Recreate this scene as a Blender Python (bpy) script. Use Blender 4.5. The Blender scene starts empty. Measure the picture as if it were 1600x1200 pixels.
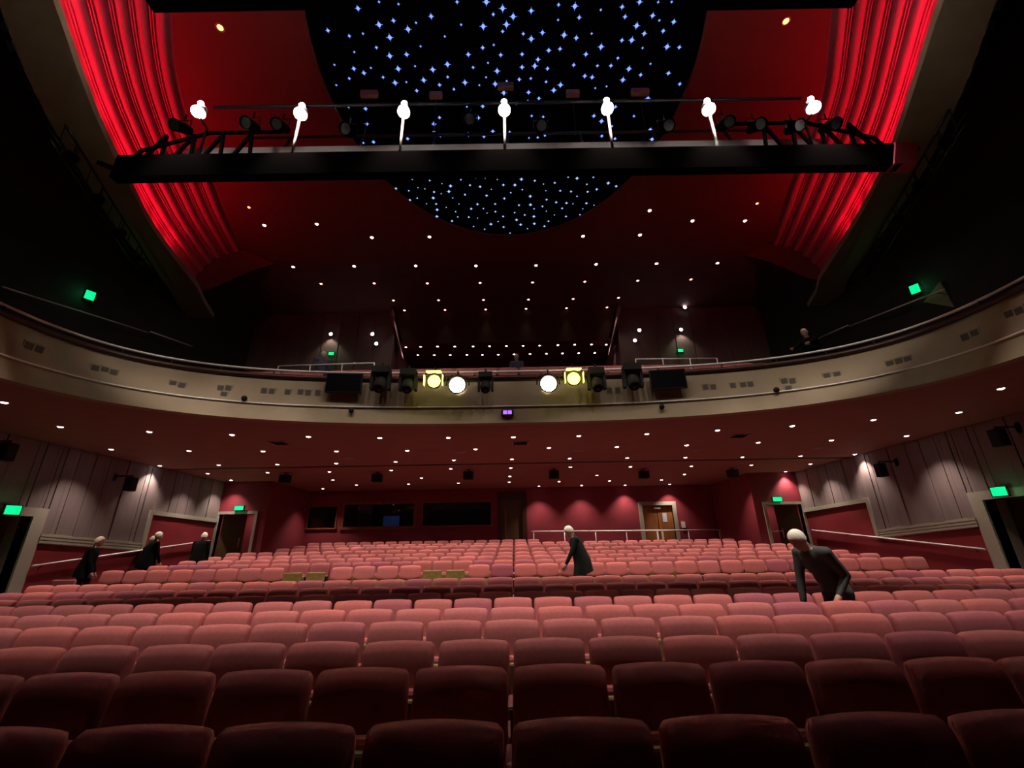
import bpy, bmesh, math, random
from mathutils import Vector, Matrix
random.seed(7)
SC = bpy.context.scene
COL = SC.collection
PI = math.pi

# ------------------------------------------------------------------ camera
FPX = 680.0                                   # focal length in pixels of the 1600x1200 frame
PITCH = math.radians(20.5)
ROLL = math.radians(1.0)
_F = Vector((0, math.cos(PITCH), math.sin(PITCH)))
_R = Vector((1, 0, 0))
_U = Vector((0, -math.sin(PITCH), math.cos(PITCH)))
_R2 = math.cos(ROLL) * _R - math.sin(ROLL) * _U
_U2 = math.cos(ROLL) * _U + math.sin(ROLL) * _R
cam_data = bpy.data.cameras.new('camera')
cam_data.sensor_fit = 'HORIZONTAL'
cam_data.sensor_width = 36.0
cam_data.lens = 36.0 * FPX / 1600.0
cam_data.clip_start = 0.05
cam_data.clip_end = 200
cam = bpy.data.objects.new('camera', cam_data)
COL.objects.link(cam)
cam.matrix_world = Matrix(((_R2.x, _U2.x, -_F.x, 0), (_R2.y, _U2.y, -_F.y, 0), (_R2.z, _U2.z, -_F.z, 0), (0, 0, 0, 1)))
SC.camera = cam

# ------------------------------------------------------------------ world and exposure
world = bpy.data.worlds.new('world')
SC.world = world
world.use_nodes = True
world.node_tree.nodes['Background'].inputs[0].default_value = (0.5, 0.35, 0.3, 1)
world.node_tree.nodes['Background'].inputs[1].default_value = 0.003
SC.view_settings.view_transform = 'Standard'
SC.view_settings.look = 'None'
SC.view_settings.exposure = 0.0
SC.view_settings.gamma = 1.0
SC.view_settings.use_curve_mapping = False

SOFFIT_W = 170.0       # each downlight under the balcony
BRIDGE_W = 900.0      # each work lamp on the bridge
COVE_W = 20.0         # each red strip segment in the ceiling coves
UPPER_W = 34.0        # each balcony ceiling downlight
FILL_W = 95.0        # broad spill of each work lamp

# ------------------------------------------------------------------ helpers
def ray(x, y):
    return _F + ((x - 800) / FPX) * _R2 - ((y - 600) / FPX) * _U2
def atX(x, y, X): d = ray(x, y); return d * (X / d.x)
def atY(x, y, Y): d = ray(x, y); return d * (Y / d.y)
def atZ(x, y, Z): d = ray(x, y); return d * (Z / d.z)

def material(name, col, rough=0.6, metal=0.0, noise=0.0, nscale=8.0, bump=0.0, bscale=60.0, emit=None, estr=0.0, vary=0.0, sheen=0.0, spec=0.5, stretch=None):
    m = bpy.data.materials.new(name)
    m.use_nodes = True
    nt = m.node_tree
    b = nt.nodes['Principled BSDF']
    b.inputs['Base Color'].default_value = (*col, 1)
    b.inputs['Roughness'].default_value = rough
    b.inputs['Metallic'].default_value = metal
    b.inputs['Specular IOR Level'].default_value = spec
    if sheen:
        b.inputs['Sheen Weight'].default_value = sheen
        b.inputs['Sheen Roughness'].default_value = 0.5
        b.inputs['Sheen Tint'].default_value = (min(1, col[0] * 2.2), min(1, col[1] * 2.6), min(1, col[2] * 2.6), 1)
    out = None
    if noise:
        tc = nt.nodes.new('ShaderNodeTexCoord')
        mp = nt.nodes.new('ShaderNodeMapping')
        nt.links.new(tc.outputs['Object'], mp.inputs[0])
        if stretch: mp.inputs['Scale'].default_value = stretch
        n = nt.nodes.new('ShaderNodeTexNoise')
        n.inputs['Scale'].default_value = nscale
        n.inputs['Detail'].default_value = 4
        nt.links.new(mp.outputs[0], n.inputs['Vector'])
        r = nt.nodes.new('ShaderNodeValToRGB')
        r.color_ramp.elements[0].position = 0.3
        r.color_ramp.elements[1].position = 0.72
        r.color_ramp.elements[0].color = (*[c * (1 - noise) for c in col], 1)
        r.color_ramp.elements[1].color = (*[min(1, c * (1 + noise)) for c in col], 1)
        nt.links.new(n.outputs['Fac'], r.inputs[0])
        out = r.outputs[0]
    if vary:
        oi = nt.nodes.new('ShaderNodeObjectInfo')
        rr = nt.nodes.new('ShaderNodeValToRGB')
        cr = rr.color_ramp
        cr.elements[0].position = 0.0; cr.elements[0].color = (0.62, 0.5, 0.85, 1)
        cr.elements[1].position = 1.0; cr.elements[1].color = (1.15, 1.0, 0.9, 1)
        e = cr.elements.new(0.12); e.color = (0.8, 0.7, 0.9, 1)
        e = cr.elements.new(0.3); e.color = (0.95, 1.0, 1.0, 1)
        mx = nt.nodes.new('ShaderNodeMix'); mx.data_type = 'RGBA'; mx.blend_type = 'MULTIPLY'
        mx.inputs[0].default_value = vary
        nt.links.new(oi.outputs['Random'], rr.inputs[0])
        if out: nt.links.new(out, mx.inputs[6])
        else: mx.inputs[6].default_value = (*col, 1)
        nt.links.new(rr.outputs[0], mx.inputs[7])
        out = mx.outputs[2]
    if out: nt.links.new(out, b.inputs['Base Color'])
    if bump:
        tc = nt.nodes.new('ShaderNodeTexCoord')
        n = nt.nodes.new('ShaderNodeTexNoise'); n.inputs['Scale'].default_value = bscale
        nt.links.new(tc.outputs['Object'], n.inputs['Vector'])
        bp = nt.nodes.new('ShaderNodeBump'); bp.inputs['Strength'].default_value = bump; bp.inputs['Distance'].default_value = 0.01
        nt.links.new(n.outputs['Fac'], bp.inputs['Height'])
        nt.links.new(bp.outputs[0], b.inputs['Normal'])
    if emit:
        b.inputs['Emission Color'].default_value = (*emit, 1)
        b.inputs['Emission Strength'].default_value = estr
        m.cycles.emission_sampling = 'NONE'
    return m

def glass_material(name, col):
    m = bpy.data.materials.new(name); m.use_nodes = True
    nt = m.node_tree
    for n in list(nt.nodes): nt.nodes.remove(n)
    o = nt.nodes.new('ShaderNodeOutputMaterial'); mx = nt.nodes.new('ShaderNodeMixShader')
    t = nt.nodes.new('ShaderNodeBsdfTransparent'); t.inputs[0].default_value = (*col, 1)
    g = nt.nodes.new('ShaderNodeBsdfGlossy'); g.inputs['Roughness'].default_value = 0.03
    f = nt.nodes.new('ShaderNodeFresnel'); f.inputs[0].default_value = 1.45
    nt.links.new(f.outputs[0], mx.inputs[0]); nt.links.new(t.outputs[0], mx.inputs[1]); nt.links.new(g.outputs[0], mx.inputs[2])
    nt.links.new(mx.outputs[0], o.inputs[0])
    return m

class MB:
    def __init__(s): s.v = []; s.f = []; s.smooth = []
    def add(s, vs, fs, sm=False):
        k = len(s.v); s.v += [tuple(p) for p in vs]
        for f in fs: s.f.append(tuple(k + i for i in f)); s.smooth.append(sm)
        return s
    def box(s, x0, x1, y0, y1, z0, z1):
        vs = [(x0,y0,z0),(x1,y0,z0),(x1,y1,z0),(x0,y1,z0),(x0,y0,z1),(x1,y0,z1),(x1,y1,z1),(x0,y1,z1)]
        return s.add(vs, [(0,3,2,1),(4,5,6,7),(0,1,5,4),(1,2,6,5),(2,3,7,6),(3,0,4,7)])
    def bbox(s, x0, x1, y0, y1, z0, z1, b=0.01):
        """box with chamfered vertical and top edges"""
        bm = bmesh.new()
        bmesh.ops.create_cube(bm, size=1)
        for v in bm.verts: v.co = Vector(((x0+x1)/2 + v.co.x*(x1-x0), (y0+y1)/2 + v.co.y*(y1-y0), (z0+z1)/2 + v.co.z*(z1-z0)))
        bmesh.ops.bevel(bm, geom=list(bm.edges), offset=b, segments=2, affect='EDGES', profile=0.5)
        bm.verts.ensure_lookup_table()
        for i, v in enumerate(bm.verts): v.index = i
        s.add([v.co.copy() for v in bm.verts], [[v.index for v in f.verts] for f in bm.faces]); bm.free()
        return s
    def obox(s, c, ax, ay, az):
        """oriented box: centre, three half-axis vectors"""
        c = Vector(c); ax = Vector(ax); ay = Vector(ay); az = Vector(az)
        vs = [c+i*ax+j*ay+k*az for k in (-1,1) for (i,j) in ((-1,-1),(1,-1),(1,1),(-1,1))]
        return s.add(vs, [(0,3,2,1),(4,5,6,7),(0,1,5,4),(1,2,6,5),(2,3,7,6),(3,0,4,7)])
    def beam(s, p, q, w, h=None):
        p = Vector(p); q = Vector(q); d = (q-p); L = d.length/2; d.normalize()
        up = Vector((0,0,1)) if abs(d.z) < 0.95 else Vector((0,1,0))
        a = d.cross(up).normalized(); b = a.cross(d)
        return s.obox((p+q)/2, d*L, a*(w/2), b*((h or w)/2))
    def tube(s, pts, r, n=8, caps=True):
        pts = [Vector(p) for p in pts]
        rs = r if isinstance(r, (list, tuple)) else [r]*len(pts)
        vs = []
        a = None
        for i, p in enumerate(pts):
            d = (pts[min(i+1, len(pts)-1)] - pts[max(i-1, 0)]).normalized()
            if a is None:
                up = Vector((0,0,1)) if abs(d.z) < 0.9 else Vector((0,1,0))
                a = d.cross(up).normalized()
            else:
                a = (a - d*a.dot(d)).normalized()
            b = d.cross(a)
            for k in range(n):
                t = 2*PI*k/n
                vs.append(p + rs[i]*(math.cos(t)*a + math.sin(t)*b))
        fs = []
        for i in range(len(pts)-1):
            for k in range(n):
                fs.append((i*n+k, i*n+(k+1) % n, (i+1)*n+(k+1) % n, (i+1)*n+k))
        k0 = len(s.v)
        s.add(vs, fs, True)
        if caps:
            s.f.append(tuple(k0+i for i in reversed(range(n)))); s.smooth.append(False)
            s.f.append(tuple(k0+(len(pts)-1)*n+i for i in range(n))); s.smooth.append(False)
        return s
    def lathe(s, prof, o=(0,0,0), axis=(0,0,1), n=16):
        """prof: list of (r, h) along axis"""
        d = Vector(axis).normalized(); up = Vector((0,0,1)) if abs(d.z) < 0.9 else Vector((0,1,0))
        a = d.cross(up).normalized(); b = d.cross(a); o = Vector(o)
        vs = []
        for (r, h) in prof:
            for k in range(n):
                t = 2*PI*k/n; vs.append(o + d*h + max(r, 1e-4)*(math.cos(t)*a + math.sin(t)*b))
        fs = [(i*n+k, i*n+(k+1) % n, (i+1)*n+(k+1) % n, (i+1)*n+k) for i in range(len(prof)-1) for k in range(n)]
        return s.add(vs, fs, True)
    def disc(s, c, nrm, r, n=16, r2=None):
        d = Vector(nrm).normalized(); up = Vector((0,0,1)) if abs(d.z) < 0.9 else Vector((0,1,0))
        a = d.cross(up).normalized(); b = d.cross(a); c = Vector(c)
        return s.add([c + r*math.cos(2*PI*k/n)*a + (r2 or r)*math.sin(2*PI*k/n)*b for k in range(n)], [tuple(range(n))])
    def ellipsoid(s, c, rx, ry, rz, n=12, m=8, rot=None):
        c = Vector(c); vs = []
        for j in range(m+1):
            ph = PI*j/m
            for k in range(n):
                t = 2*PI*k/n
                p = Vector((rx*math.sin(ph)*math.cos(t), ry*math.sin(ph)*math.sin(t), rz*math.cos(ph)))
                if rot: p = rot @ p
                vs.append(c+p)
        fs = [(j*n+k, j*n+(k+1) % n, (j+1)*n+(k+1) % n, (j+1)*n+k) for j in range(m) for k in range(n)]
        return s.add(vs, fs, True)
    def prism(s, poly, z0, z1):
        n = len(poly)
        vs = [(x,y,z0) for x,y in poly] + [(x,y,z1) for x,y in poly]
        fs = [tuple(range(n-1,-1,-1)), tuple(range(n,2*n))] + [(i,(i+1)%n,n+(i+1)%n,n+i) for i in range(n)]
        return s.add(vs, fs)
    def grid(s, rows, sm=True, close=False):
        n = len(rows[0]); vs = [p for r in rows for p in r]
        fs = [(i*n+k, i*n+k+1, (i+1)*n+k+1, (i+1)*n+k) for i in range(len(rows)-1) for k in range(n-1)]
        return s.add(vs, fs, sm)
    def mesh(s, name, mats):
        me = bpy.data.meshes.new(name)
        me.from_pydata(s.v, [], s.f)
        me.polygons.foreach_set('use_smooth', s.smooth)
        for m in (mats if isinstance(mats, (list, tuple)) else [mats]): me.materials.append(m)
        me.validate(); me.update()
        return me
    def build(s, name, mat, parent=None):
        return obj(name, s.mesh(name, mat), parent)

def obj(name, data, parent=None):
    o = bpy.data.objects.new(name, data); COL.objects.link(o)
    if parent is not None: o.parent = parent
    return o
def empty(name, loc=(0,0,0), rz=0.0):
    o = bpy.data.objects.new(name, None); COL.objects.link(o)
    o.location = loc; o.rotation_euler = (0,0,rz); o.empty_display_size = 0.1
    return o
def tag(o, label, cat, group=None, kind=None):
    if label: o['label'] = label
    if cat: o['category'] = cat
    if group: o['group'] = group
    if kind: o['kind'] = kind
    return o
def struct(o, label=None):
    o['kind'] = 'structure'
    if label: o['label'] = label
    return o
def copy_tree(o, parent=None):
    c = o.copy(); COL.objects.link(c); c.parent = parent
    for ch in o.children: copy_tree(ch, c)
    return c
def spot(parent, loc, target, watts, angle, blend=0.5, col=(1,0.86,0.72), radius=0.05):
    l = bpy.data.lights.new('lamp_light', 'SPOT'); l.energy = watts; l.spot_size = math.radians(angle); l.spot_blend = blend
    l.color = col; l.shadow_soft_size = radius
    o = bpy.data.objects.new('lamp_light', l); COL.objects.link(o)
    d = Vector(target) - Vector(loc)
    o.rotation_euler = d.to_track_quat('-Z', 'Y').to_euler(); o.location = loc
    if parent is not None: o.parent = parent
    return o
ORD = ['zeroth','first','second','third','fourth','fifth','sixth','seventh','eighth','ninth','tenth','eleventh','twelfth','thirteenth','fourteenth','fifteenth','sixteenth','seventeenth','eighteenth','nineteenth','twentieth','twenty-first','twenty-second']

# ------------------------------------------------------------------ materials
M = {}
M['fabric'] = material('seat_fabric', (0.46, 0.138, 0.134), 0.85, noise=0.08, nscale=30, bump=0.25, bscale=400, vary=0.75, sheen=0.25, spec=0.2)
M['ply'] = material('seat_plywood', (0.20, 0.135, 0.035), 0.5, noise=0.2, nscale=14)
M['metal_dark'] = material('dark_metal', (0.02, 0.02, 0.022), 0.5, 0.6)
M['chrome'] = material('brushed_steel', (0.92, 0.89, 0.84), 0.45, 0.2)
M['arm'] = material('armrest_pad', (0.30, 0.09, 0.085), 0.6)
M['plate'] = material('number_plate', (0.8, 0.78, 0.7), 0.4)
M['carpet'] = material('dark_red_carpet', (0.06, 0.012, 0.013), 0.95, noise=0.3, nscale=60, bump=0.3, bscale=300)
M['red_wall'] = material('red_painted_wall', (0.24, 0.02, 0.034), 0.75, noise=0.08, nscale=3)
M['dado'] = material('crimson_dado', (0.24, 0.012, 0.02), 0.7, noise=0.08, nscale=3)
M['grey_board'] = material('mauve_grey_board', (0.22, 0.17, 0.165), 0.7, noise=0.12, nscale=5, stretch=(1,1,0.15))
M['grey_back'] = material('board_joint', (0.05, 0.038, 0.038), 0.8)
M['beige'] = material('grey_beige_paint', (0.37, 0.345, 0.27), 0.55, noise=0.05, nscale=4)
M['door_wood'] = material('brown_door_wood', (0.13, 0.055, 0.02), 0.45, noise=0.35, nscale=6, stretch=(1,1,0.08))
M['door_olive'] = material('olive_door', (0.10, 0.065, 0.022), 0.5, noise=0.2, nscale=6, stretch=(1,1,0.08))
M['frame_wood'] = material('window_frame_wood', (0.22, 0.07, 0.03), 0.4, noise=0.3, nscale=8)
M['soffit'] = material('red_brown_ceiling_paint', (0.35, 0.155, 0.125), 0.8, noise=0.05, nscale=2)
M['fascia'] = material('beige_balcony_front', (0.36, 0.275, 0.17), 0.7, noise=0.07, nscale=2)
M['wood_cap'] = material('dark_wood_cap', (0.05, 0.018, 0.01), 0.4, noise=0.3, nscale=6)
M['ceil_red'] = material('deep_red_ceiling', (0.15, 0.005, 0.005), 0.8, noise=0.06, nscale=1.5)
M['ceil_dark'] = material('dark_red_ceiling', (0.12, 0.022, 0.02), 0.8, noise=0.08, nscale=1.5)
M['rib'] = material('fluted_red_plaster', (0.50, 0.06, 0.11), 0.65)
M['star_base'] = material('black_star_cloth', (0.002, 0.002, 0.0025), 1.0, spec=0.0)
M['black'] = material('matt_black_paint', (0.006, 0.0045, 0.0045), 0.85, noise=0.3, nscale=4)
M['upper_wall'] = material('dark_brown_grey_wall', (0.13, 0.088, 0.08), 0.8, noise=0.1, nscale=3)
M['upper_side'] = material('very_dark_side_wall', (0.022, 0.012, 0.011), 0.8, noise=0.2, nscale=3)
M['lip'] = material('olive_beige_lip', (0.30, 0.24, 0.15), 0.75, noise=0.08, nscale=3)
M['star'] = material('star_light', (0.1, 0.15, 0.5), 0.5, emit=(0.16, 0.27, 1.0), estr=1.9)
M['star_far'] = material('star_light_pale', (0.1, 0.2, 0.5), 0.5, emit=(0.26, 0.46, 1.0), estr=1.5)
M['bulb'] = material('downlight_bulb', (1, 1, 1), 0.5, emit=(1.0, 0.93, 0.95), estr=14.0)
M['bulb_pink'] = material('downlight_bulb_pink', (1, 0.8, 0.8), 0.5, emit=(1.0, 0.52, 0.45), estr=4.0)
M['bulb_warm'] = material('amber_bulb', (1, 0.7, 0.3), 0.5, emit=(1.0, 0.5, 0.08), estr=6.0)
M['flood'] = material('flood_lens', (1, 1, 1), 0.5, emit=(1.0, 1.0, 0.9), estr=60.0)
M['par_yellow'] = material('yellow_lens_and_glow', (1, 1, 0.2), 0.5, emit=(1.0, 0.95, 0.10), estr=6.0)
M['par_white'] = material('warm_white_lens', (1, 1, 0.8), 0.5, emit=(1.0, 0.92, 0.6), estr=50.0)
M['exit'] = material('green_exit_face', (0.0, 0.5, 0.15), 0.4, emit=(0.0, 0.85, 0.28), estr=1.0)
M['purple'] = material('purple_led', (0.3, 0.1, 0.6), 0.4, emit=(0.35, 0.12, 0.95), estr=1.6)
M['blue_screen'] = material('blue_monitor', (0.05, 0.08, 0.3), 0.4, emit=(0.05, 0.09, 0.35), estr=0.12)
M['screen_off'] = material('monitor_glass', (0.006, 0.006, 0.007), 0.15)
M['glass'] = glass_material('booth_glass', (0.75, 0.8, 0.78))
M['trim_ring'] = material('downlight_ring', (0.35, 0.2, 0.18), 0.5)
M['white'] = material('white_plastic', (0.7, 0.68, 0.62), 0.5)
M['led_red'] = material('red_led_strip', (1, 0.05, 0.05), 0.5, emit=(1.0, 0.02, 0.05), estr=3.0)
M['notice'] = material('pale_notice', (0.55, 0.65, 0.75), 0.5)
M['booth'] = material('dark_booth_lining', (0.03, 0.03, 0.032), 0.8)
M['fin'] = material('pale_lit_look_fin', (0.5, 0.3, 0.27), 0.7)  # lamplight on the fins is put into this paler colour
M['post'] = material('grey_post', (0.12, 0.09, 0.085), 0.6)
M['bridge_black'] = material('bridge_black_paint', (0.0012, 0.001, 0.001), 1.0, spec=0.0)
M['outlet'] = material('outlet_recess', (0.085, 0.07, 0.05), 0.6)
M['skin'] = material('skin', (0.50, 0.28, 0.20), 0.55, noise=0.06, nscale=20)
M['hair_white'] = material('white_hair', (0.85, 0.82, 0.68), 0.7, noise=0.06, nscale=60)
M['hair_grey'] = material('grey_blond_hair', (0.55, 0.48, 0.33), 0.7, noise=0.15, nscale=60)
M['cloth_black'] = material('black_coat_cloth', (0.005, 0.005, 0.006), 0.9, noise=0.2, nscale=20, spec=0.1)
M['cloth_green'] = material('dark_green_grey_cloth', (0.014, 0.018, 0.015), 0.9, noise=0.2, nscale=20, spec=0.15)
M['cloth_grey'] = material('grey_jacket_cloth', (0.045, 0.050, 0.048), 0.85, noise=0.15, nscale=20)
M['cloth_navy'] = material('navy_jacket_cloth', (0.05, 0.055, 0.09), 0.85, noise=0.15, nscale=20)
M['trouser'] = material('dark_trousers', (0.012, 0.012, 0.014), 0.85)
M['shoe'] = material('black_shoes', (0.01, 0.01, 0.01), 0.35)
M['silver'] = material('silver_item', (0.5, 0.52, 0.5), 0.35, 0.7)

# ================================================================== STRUCTURE
SOFZ = 2.60                       # underside of the balcony, measured from eye level
WL, WR = -11.5, 11.2              # side wall planes
RL, RR = -9.6, 9.3                # rear return walls
YC, YB = 17.5, 21.0               # corner-door wall, back wall
ROWS = [(2.06,-.625),(2.95,-.64),(3.79,-.65),(4.80,-.66),(5.82,-.67),(6.83,-.67),(7.66,-.665),(8.80,-.645),(9.90,-.59),
        (11.6,-.39),(13.0,-.33),(14.1,-.24),(15.3,-.15),(16.3,-.04),(17.5,.08),(18.8,.17),(20.1,.30)]
SEAT_H = 0.95
def floor_z(y):
    z = ROWS[0][1]
    for (ry, rz) in ROWS:
        if y >= ry - 0.85: z = rz
    return z - SEAT_H

# floor: one stepped mesh
mb = MB()
mb.box(-12.2, 11.9, -1.5, ROWS[0][0]-0.85, -2.4, ROWS[0][1]-SEAT_H)
for i, (ry, rz) in enumerate(ROWS):
    y0 = ry - 0.85; y1 = (ROWS[i+1][0]-0.85) if i+1 < len(ROWS) else YB
    if y0 < YC - 0.9: mb.box(-12.2, 11.9, y0, y1, -2.4, rz-SEAT_H)
    else: mb.box(RL, RR, y0, y1, -2.4, rz-SEAT_H)
mb.box(-11.9, RL, YC-0.85, 19.2, -2.4, -0.70)
mb.box(RR, 11.6, YC-0.85, 19.2, -2.4, -0.70)
struct(mb.build('floor', M['carpet']), 'dark red carpeted stalls floor rising in shallow steps')

# ---------------------------------------------------------------- side walls
def side_wall(s, W, side):
    def bx(mb, d0, d1, y0, y1, z0, z1):           # depth measured outwards from the wall plane
        xa, xb = W + s*d0, W + s*d1
        return mb.box(min(xa, xb), max(xa, xb), y0, y1, z0, z1)
    mb = MB()
    bx(mb, 0, .25, -1.5, 9.0, -1.7, SOFZ); bx(mb, 0, .25, 9.0, 10.75, 0.86, SOFZ); bx(mb, 0, .25, 10.75, YC, -1.7, SOFZ)
    w = struct(mb.build('wall_'+side, M['grey_back']), 'mauve grey boarded side wall over a crimson dado, '+side+' side')
    # boards
    pat = [.52,.17,.30,.11,.58,.22,.14,.46,.34,.12,.62,.20]
    k = 0
    for (y0, y1, zb) in ((6.0, 9.0, -1.55), (9.0, 11.05, 1.06), (11.05, 14.2, .26), (14.2, YC, 1.2)):
        y = y0
        while y < y1 - .02:
            wd = min(pat[k % len(pat)], y1 - y); k += 1
            if y1 - y - wd < .1: wd = y1 - y
            m = MB(); bx(m, -.03 if k % 3 else -.045, -.002, y + .009, y + wd - .009, zb, SOFZ - .01)
            m.build('wall_board', M['grey_board'], w)
            y += wd
    m = MB(); bx(m, -.02, -.002, 11.05, 14.2, -1.6, .22); m.build('dado_panel', M['dado'], w)
    m = MB(); bx(m, -.02, -.002, 14.2, YC, -1.2, 1.12); m.build('dado_panel', M['dado'], w)
    # reeded moulding, sinking slightly towards the rear
    t = struct(empty('trim_1' if s < 0 else 'trim_2', (W, 11.05, .3)), 'grey beige reeded moulding along the '+side+' wall')
    def rel(m, name, mat, par):
        o = m.build(name, mat, par); o.location = (-par.location.x, -par.location.y, -par.location.z); return o
    for q in range(3):
        m = MB(); m.beam((W - s*.045, 11.05, .30 + q*.075), (W - s*.045, 14.22, .105 + q*.075), .055, .055)
        rel(m, 'moulding_reed', M['beige'], t)
    m = MB(); m.beam((W - s*.025, 11.05, .375), (W - s*.025, 14.2, .18), .03, .24); rel(m, 'moulding_back', M['beige'], t)
    m = MB(); m.obox((W - s*.04, 14.2, .64), (.05, 0, 0), (0, .065, 0), (0, 0, .60)); rel(m, 'moulding_upright', M['beige'], t)
    m = MB(); m.beam((W - s*.04, 14.14, 1.20), (W - s*.04, YC, 1.12), .09, .13); rel(m, 'moulding_top', M['beige'], t)
    # door
    d = struct(empty('door_1' if s < 0 else 'door_2', (W, 9.9, -1.55)), ('brown wooden' if s < 0 else 'dark')+' side exit door in a wide beige frame, '+side+' wall')
    m = MB(); bx(m, -.05, .02, 10.75, 11.06, -1.6, 1.06); rel(m, 'frame_jamb', M['beige'], d)
    m = MB(); bx(m, -.05, .02, 8.7, 9.0, -1.6, 1.06); rel(m, 'frame_jamb', M['beige'], d)
    m = MB(); bx(m, -.05, .02, 9.0, 10.75, .86, 1.06); rel(m, 'frame_head', M['beige'], d)
    m = MB(); bx(m, .02, .55, 10.75, 10.80, -1.6, .86); bx(m, .02, .55, 8.95, 9.0, -1.6, .86); bx(m, .02, .55, 9.0, 10.75, .86, .90)
    rel(m, 'frame_lining', M['beige'], d)
    m = MB(); bx(m, .5, .55, 9.0, 10.75, -1.55, .86); leaf = rel(m, 'door_leaf', M['door_wood'] if s < 0 else M['wood_cap'], d)
    m = MB(); p = (W + s*.47, 10.5, -.5); m.tube([p, (p[0], p[1], p[2]-.25)], .015); m.build('handle', M['chrome'], leaf)
    # handrail up the aisle
    r = empty('handrail', (W - s*.1, 11.06, -.24))
    def rr(m, name, mat): o = m.build(name, mat, r); o.location = (-r.location.x, -r.location.y, -r.location.z); return o
    m = MB(); m.tube([(W - s*.1, 11.06, -.24), (W - s*.1, 17.2, .40)], .022); rr(m, 'rail_bar', M['chrome'])
    for q in range(5):
        y = 11.3 + q*1.4; z = -.24 + (y-11.06)*.104
        m = MB(); m.tube([(W - s*.1, y, z), (W - s*.06, y, z-.07), (W - s*.01, y, z-.07)], .01, 6); rr(m, 'bracket', M['metal_dark'])
    tag(r, 'sloping steel handrail on the %s side wall beside the aisle' % side, 'handrail')
side_wall(-1, WL, 'left'); side_wall(1, WR, 'right')

# ---------------------------------------------------------------- corner walls with doors
LOBBY = []
def corner(s, xo, xi, side):
    # xo: side wall plane, xi: return wall plane
    def xb(a, b): return (min(a, b), max(a, b))
    fo, fi = xo - s*.0, xo - s*1.58              # frame outer edges
    oo, oi = xo - s*.1, xo - s*1.47              # opening edges
    TOP = 1.36
    m = MB()
    m.box(*xb(xo, xi), YC, YC+.18, TOP, SOFZ); m.box(*xb(oi, xi), YC, YC+.18, -1.3, TOP); m.box(*xb(oo, xo + s*.3), YC, YC+.18, -1.3, TOP)
    struct(m.build('wall_corner_'+side, M['red_wall']), 'short crimson wall beside the %s corner doorway' % side)
    m = MB(); m.box(*xb(xi, xi + s*.15), YC+.18, YB+.1, -1.3, SOFZ)
    struct(m.build('wall_return_'+side, M['red_wall']), 'receding crimson wall between %s corner doorway and back wall' % side)
    m = MB(); m.box(*xb(xi + s*.16, xo + s*.3), 19.2, 19.3, -1.3, SOFZ); m.box(*xb(xo + s*.2, xo + s*.3), YC+.18, 19.2, -1.3, SOFZ)
    struct(m.build('wall_lobby_'+side, M['red_wall']), 'crimson lobby wall seen through the %s corner doorway' % side)
    m = MB(); m.box(*xb(xi + s*.16, xo + s*.3), YC+.18, 19.3, 2.0, 2.06)
    struct(m.build('ceiling_lobby_'+side, M['soffit']), 'low lobby ceiling behind the %s corner doorway' % side)
    LOBBY.append((xo - s*.6, 18.55, 2.0, side))
    d = struct(empty('door_3' if s < 0 else 'door_4', ((oo+oi)/2, YC, -.7)), 'open corner doorway with pale beige frame, %s rear' % side)
    def rel(m, name, mat, par=d):
        o = m.build(name, mat, par); o.location = -d.location if par is d else (0,0,0); return o
    m = MB(); m.box(*xb(fo, oo), YC-.05, YC+.2, -.95, TOP); rel(m, 'frame_jamb', M['beige'])
    m = MB(); m.box(*xb(fi, oi), YC-.05, YC+.2, -.95, TOP); rel(m, 'frame_jamb', M['beige'])
    m = MB(); m.box(*xb(fo, fi), YC-.05, YC+.2, TOP, TOP+.1); rel(m, 'frame_head', M['beige'])
    m = MB(); m.beam((oo - s*.03, YC+.22, .33), (oo - s*.62, YC+.75, .33), .05, 2.04); lf = rel(m, 'door_leaf', M['door_olive'])
    m = MB(); m.tube([(oo - s*.55, YC+.62, .5), (oo - s*.55, YC+.62, .15)], .014); rel(m, 'handle', M['chrome'], lf)
    if s > 0:
        m = MB(); m.tube([(oi + s*.0, YC+.5, .38), (oi + s*.75, YC+.5, .40)], .018); rel(m, 'push_bar', M['beige'])
corner(-1, WL, RL, 'left'); corner(1, WR, RR, 'right')

# ---------------------------------------------------------------- back wall with booth windows and doors
def wall_y(name, mat, y0, y1, x0, x1, z0, z1, holes):
    m = MB(); x = x0
    for (a, b, c, d) in holes:
        if a > x: m.box(x, a, y0, y1, z0, z1)
        if c > z0: m.box(a, b, y0, y1, z0, c)
        if d < z1: m.box(a, b, y0, y1, d, z1)
        x = b
    if x < x1: m.box(x, x1, y0, y1, z0, z1)
    return m.build(name, mat)
WIN = [(-9.52, -8.26, .95, 1.88), (-7.88, -4.66, .97, 1.96), (-4.22, -1.08, .96, 1.98)]
struct(wall_y('wall_back', M['red_wall'], YB, YB+.2, RL, RR, -1.0, SOFZ,
       WIN + [(-.62, .38, -1.0, 2.2), (5.95, 7.34, -1.0, 1.70)]), 'crimson rear wall of the stalls')
labels = ['small dark control booth window at the left end', 'wide wood-framed control booth window in the middle', 'wide dark booth window beside the narrow olive door']
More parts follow.
